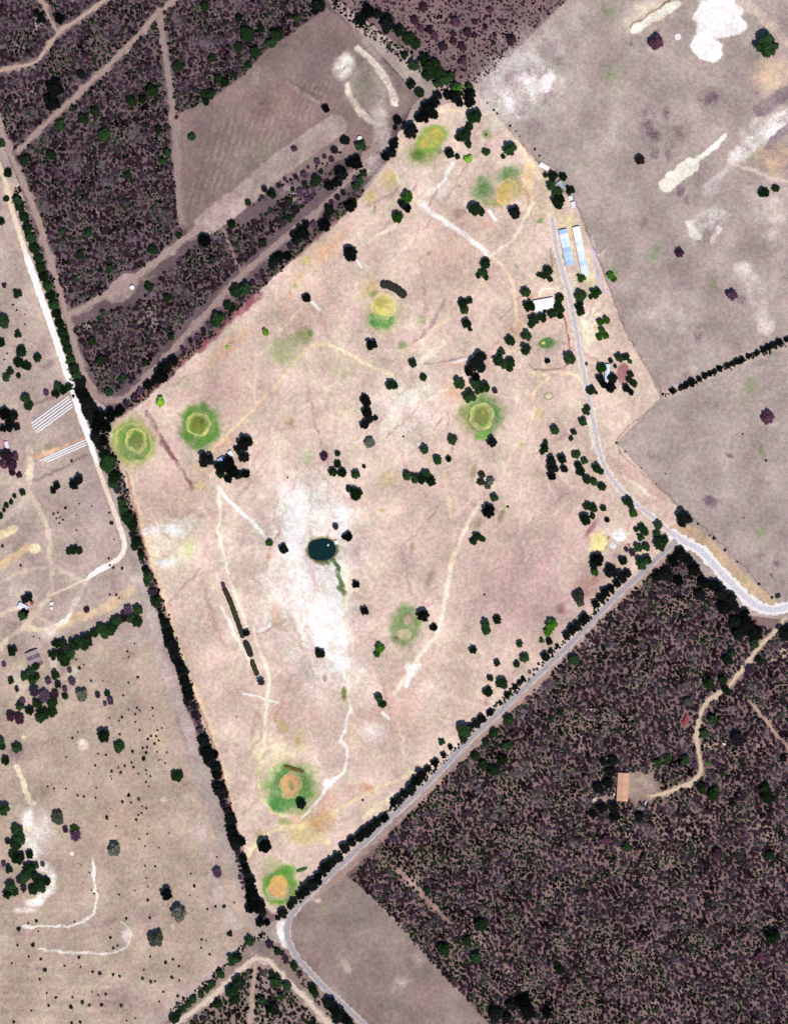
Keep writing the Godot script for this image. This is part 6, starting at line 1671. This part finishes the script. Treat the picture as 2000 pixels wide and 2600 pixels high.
	for k in 3: tunnel("%s crop tunnel from the top in the lower set of three" % ordinal(k + 1), z.call(rows[k][0], rows[k][1]), z.call(rows[k][2], rows[k][3]))
	# vehicles
	car("parked_van", "white van parked at the forest clearing's edge", 1638, 2039, -35, mat(252, 252, 252, 0.3), 1.95, 4.8)
	car("parked_car", "blue car parked below the white van", 1631, 2051, -60, mat(120, 136, 196, 0.3))
	car("parked_car", "dark car at the lower edge of the forest clearing", 1596, 2070, 20, mat(92, 76, 104, 0.3))
	car("parked_van", "white van on the side path right of the forest track", 1836, 1889, 70, mat(250, 252, 255, 0.3), 1.9, 4.6)
	car("parked_car", "white car shape standing in for debris beside the terracotta-roofed house", 1558, 2019, 10, mat(240, 236, 250, 0.3))  # stands in for white debris lying here, drawn with the car shape
	# fences
	fence("wire fence along the northeast side of the property", pv([1215, 238, 1262, 292, 1340, 384, 1400, 454, 1462, 522, 1502, 622, 1550, 742, 1582, 832, 1640, 932, 1676, 1012]))
	fence("wire fence along the southeast pasture beside the curving road", pv([1676, 1012, 1622, 1066, 1566, 1124, 1630, 1190, 1700, 1262, 1770, 1326, 1840, 1390, 1900, 1455, 1960, 1518]))
	fence("small yard fence left of the paved lane", pv([1335, 905, 1342, 925, 1352, 938, 1420, 935]), 8.0)

func build_pond() -> void:
	var v := PackedVector3Array(); var nrm := PackedVector3Array()
	var m := 56
	var ring := []
	for i in m:
		var a := TAU * i / m
		var k := 1.0 / pow(pow(absf(cos(a)), 2.6) + pow(absf(sin(a)), 2.6), 1.0 / 2.6) * (1.0 + 0.03 * sin(a * 5.0 + 1.0) + 0.02 * sin(a * 9.0))
		ring.append(Vector3(cos(a) * 35 * UNIT * k, 0, sin(a) * 28 * UNIT * k))
	for i in m:
		v.append_array([Vector3.ZERO, ring[i], ring[(i + 1) % m]])
		nrm.append_array([Vector3.UP, Vector3.UP, Vector3.UP])
	var w := StandardMaterial3D.new()
	w.albedo_color = col(14, 44, 42)
	w.roughness = 0.12
	var nt := NoiseTexture2D.new()
	nt.width = 256; nt.height = 256; nt.seamless = true; nt.as_normal_map = true; nt.bump_strength = 1.2
	nt.noise = noise(0.03, 77, 3)
	w.normal_enabled = true
	w.normal_texture = nt
	w.normal_scale = 0.35
	w.uv1_triplanar = true
	w.uv1_scale = Vector3(0.12, 0.12, 0.12)
	var o := part("pond_water", mesh_of(v, PackedColorArray(), PackedVector2Array(), PackedInt32Array(), nrm), w, self, w3(817, 1395, -0.75), Basis(Vector3.UP, deg_to_rad(10)))
	tag(o, "dark blue-green pond in the bleached sand", "pond", "", "structure")

func _ready() -> void:
	rng.seed = 4
	# camera
	var cam := Camera3D.new()
	cam.name = "camera"
	cam.fov = 15.0
	cam.near = 50.0
	cam.far = 16000.0
	add_child(cam)
	cam.position = Vector3(0, 520.0 / tan(deg_to_rad(7.5)), 0)
	cam.rotation_degrees = Vector3(-90, 0, 0)
	# sky, sun, exposure
	var env := Environment.new()
	var sky := Sky.new()
	var air := ProceduralSkyMaterial.new()
	air.sky_top_color = Color(0.36, 0.48, 0.68)
	air.sky_horizon_color = Color(0.70, 0.74, 0.78)
	air.ground_bottom_color = Color(0.36, 0.32, 0.3)
	air.ground_horizon_color = Color(0.6, 0.6, 0.6)
	sky.sky_material = air
	env.background_mode = Environment.BG_SKY
	env.sky = sky
	env.background_energy_multiplier = 0.6
	env.tonemap_mode = Environment.TONE_MAPPER_LINEAR
	env.tonemap_exposure = 1.13
	env.sdfgi_enabled = true
	env.ssao_enabled = true
	env.ssil_enabled = true
	var we := WorldEnvironment.new()
	we.name = "environment"
	we.environment = env
	add_child(we)
	var sun := DirectionalLight3D.new()
	sun.name = "sun"
	sun.light_energy = 1.4
	sun.light_color = Color(1.0, 0.97, 0.945)
	sun.light_angular_distance = 0.5
	sun.shadow_enabled = true
	add_child(sun)
	sun.look_at_from_position(sun_dir * 100.0, Vector3.ZERO)
	# ground, water, roads
	var t0 := Time.get_ticks_msec()
	knolls = [[345, 1118, 40, 1.2], [504, 1078, 44, 1.4], [972, 776, 40, 1.3], [1222, 1055, 44, 1.4], [1095, 351, 44, 1.2], [1283, 484, 40, 1.2], [1030, 1590, 46, 1.0], [736, 1993, 44, 1.2], [706, 2249, 40, 1.3], [1235, 340, 18, 0.5], [1387, 870, 26, 0.4], [817, 1395, 43, -6.0, 1.24]]
	grain_tex = NoiseTexture2D.new()
	grain_tex.width = 512; grain_tex.height = 512; grain_tex.seamless = true
	grain_tex.noise = noise(0.03, 9, 5)
	var ramp := Gradient.new()
	ramp.set_color(0, Color(0.92, 0.915, 0.91)); ramp.set_color(1, Color(1, 1, 1))
	grain_tex.color_ramp = ramp
	paint_ground()
	lay_clearing()
	print("painted ", Time.get_ticks_msec() - t0)
	scrub_field(pv([-190, -190, 835, -190, 825, 15, 735, 90, 690, 115, 620, 190, 540, 250, 452, 290, 445, 340, 450, 520, 470, 578, 400, 650, 330, 712, 300, 700, 250, 760, 180, 785, 130, 690, 90, 540, 50, 440, -10, 300, -190, 280]), 0.97)
	scrub_field(pv([190, 830, 270, 790, 350, 770, 420, 690, 500, 620, 560, 585, 650, 560, 720, 500, 800, 455, 850, 430, 800, 500, 740, 560, 690, 600, 600, 690, 500, 790, 400, 900, 330, 985, 280, 1005, 250, 990, 215, 900]), 0.95)
	scrub_field(pv([850, -190, 1560, -190, 1440, 0, 1330, 95, 1225, 205, 1170, 222, 1100, 165, 1010, 90, 900, 20]), 0.95)
	scrub_field(pv([1725, 1395, 1760, 1420, 1800, 1475, 1850, 1520, 1880, 1560, 1960, 1600, 2000, 1590, 2190, 1590, 2190, 2790, 1400, 2790, 1240, 2595, 1130, 2480, 1000, 2335, 890, 2225, 1000, 2110, 1100, 2005, 1250, 1860, 1400, 1710, 1500, 1600, 1650, 1460]), 0.97)
	scrub_field(pv([655, 2452, 690, 2462, 830, 2620, 960, 2790, 330, 2790, 450, 2620, 560, 2530, 620, 2470]), 0.9)
	build_roads()
	build_ground(finish_map())
	print("ground ", Time.get_ticks_msec() - t0)
	build_pond()
	# vegetation
	make_plants()
	for k in 4: thorn.append(twiggy(400 + k, 300, 0.75))
	build_things()
	set_plants()
	scatter("scrub", "dense thorn scrub in the north-west", -190, -190, 870, 1040, 6.2, [2.6, 6.2], [4.6, 9.5], 0.7, 0.9, 31)
	scatter("thorn_bushes", "loose thorn bushes in the block at the top", 850, -190, 1560, 230, 7.0, [1.3, 4.4], [1.8, 7.5], 0.5, 0.4, 32, ["r", "k", "r", "b"])
	scatter("forest", "dense dry forest in the south-east", 880, 1390, 2190, 2790, 6.2, [2.6, 6.0], [4.6, 9.5], 0.58, 1.1, 33)
	scatter("scrub", "dense scrub wedge between the bottom tracks", 330, 2440, 960, 2790, 7.6, [3.4, 7.5], [4.5, 9.0], 0.45, 0.8, 34)
	dens.fill(0)
	grow_along(pv([300, 1045, 360, 1000, 450, 920, 560, 815, 640, 735, 720, 660, 790, 600, 850, 545, 915, 478]), 10.0, 1.0)
	grow_along(pv([660, 2330, 630, 2270, 612, 2200, 590, 2100, 550, 1950, 500, 1820, 472, 1730, 430, 1600, 400, 1520, 370, 1440, 340, 1330, 300, 1210, 270, 1120, 225, 1010]), 9.0, 0.95)
	grow_along(pv([198, 1005, 175, 900, 130, 740, 90, 620, 55, 530, 40, 490]), 9.0, 0.95)
	grow_along(pv([1560, 1490, 1500, 1560, 1400, 1660, 1300, 1755, 1200, 1850, 1080, 1975, 960, 2085, 860, 2175, 760, 2280]), 4.0, 0.8)
	grow_along(pv([1690, 1000, 1760, 968, 1850, 930, 2000, 870]), 4.0, 0.95)
	grow_along(pv([850, 0, 920, 60, 1010, 130, 1090, 190, 1180, 250]), 14.0, 0.7)
	grow_along(pv([430, 2570, 500, 2520, 570, 2455, 640, 2385, 670, 2375, 720, 2430, 790, 2520, 860, 2590]), 5.0, 0.7)
	grow_along(pv([640, 520, 720, 470, 800, 430, 860, 385]), 8.0, 0.2)
	scatter("hedge_undergrowth", "low undergrowth filling the hedges and tree belts", -190, -190, 2190, 2790, 5.8, [2.8, 5.6], [3.4, 7.0], 0.5, 0.3, 35)
	dens.fill(0)
	scrub_field(pv([0, 1900, 180, 1800, 300, 1660, 390, 1650, 480, 1900, 560, 2200, 620, 2370, 450, 2530, 300, 2600, 0, 2600]), 0.11)
	scrub_field(pv([120, 1200, 240, 1180, 290, 1330, 280, 1420, 130, 1450]), 0.03)
	scrub_field(pv([0, 640, 50, 660, 140, 980, 0, 1000]), 0.08)
	scrub_field(pv([1600, 1120, 1960, 900, 2000, 1500, 1940, 1490, 1640, 1180]), 0.012)
	scatter("grass_tufts", "tiny dark tufts dotting the pastures", 0, 600, 2000, 2600, 6.5, [0.6, 1.7], [0.8, 1.8], 0.4, 0.8, 36, ["b", "k", "b", "k"])
	print("done ", Time.get_ticks_msec() - t0)
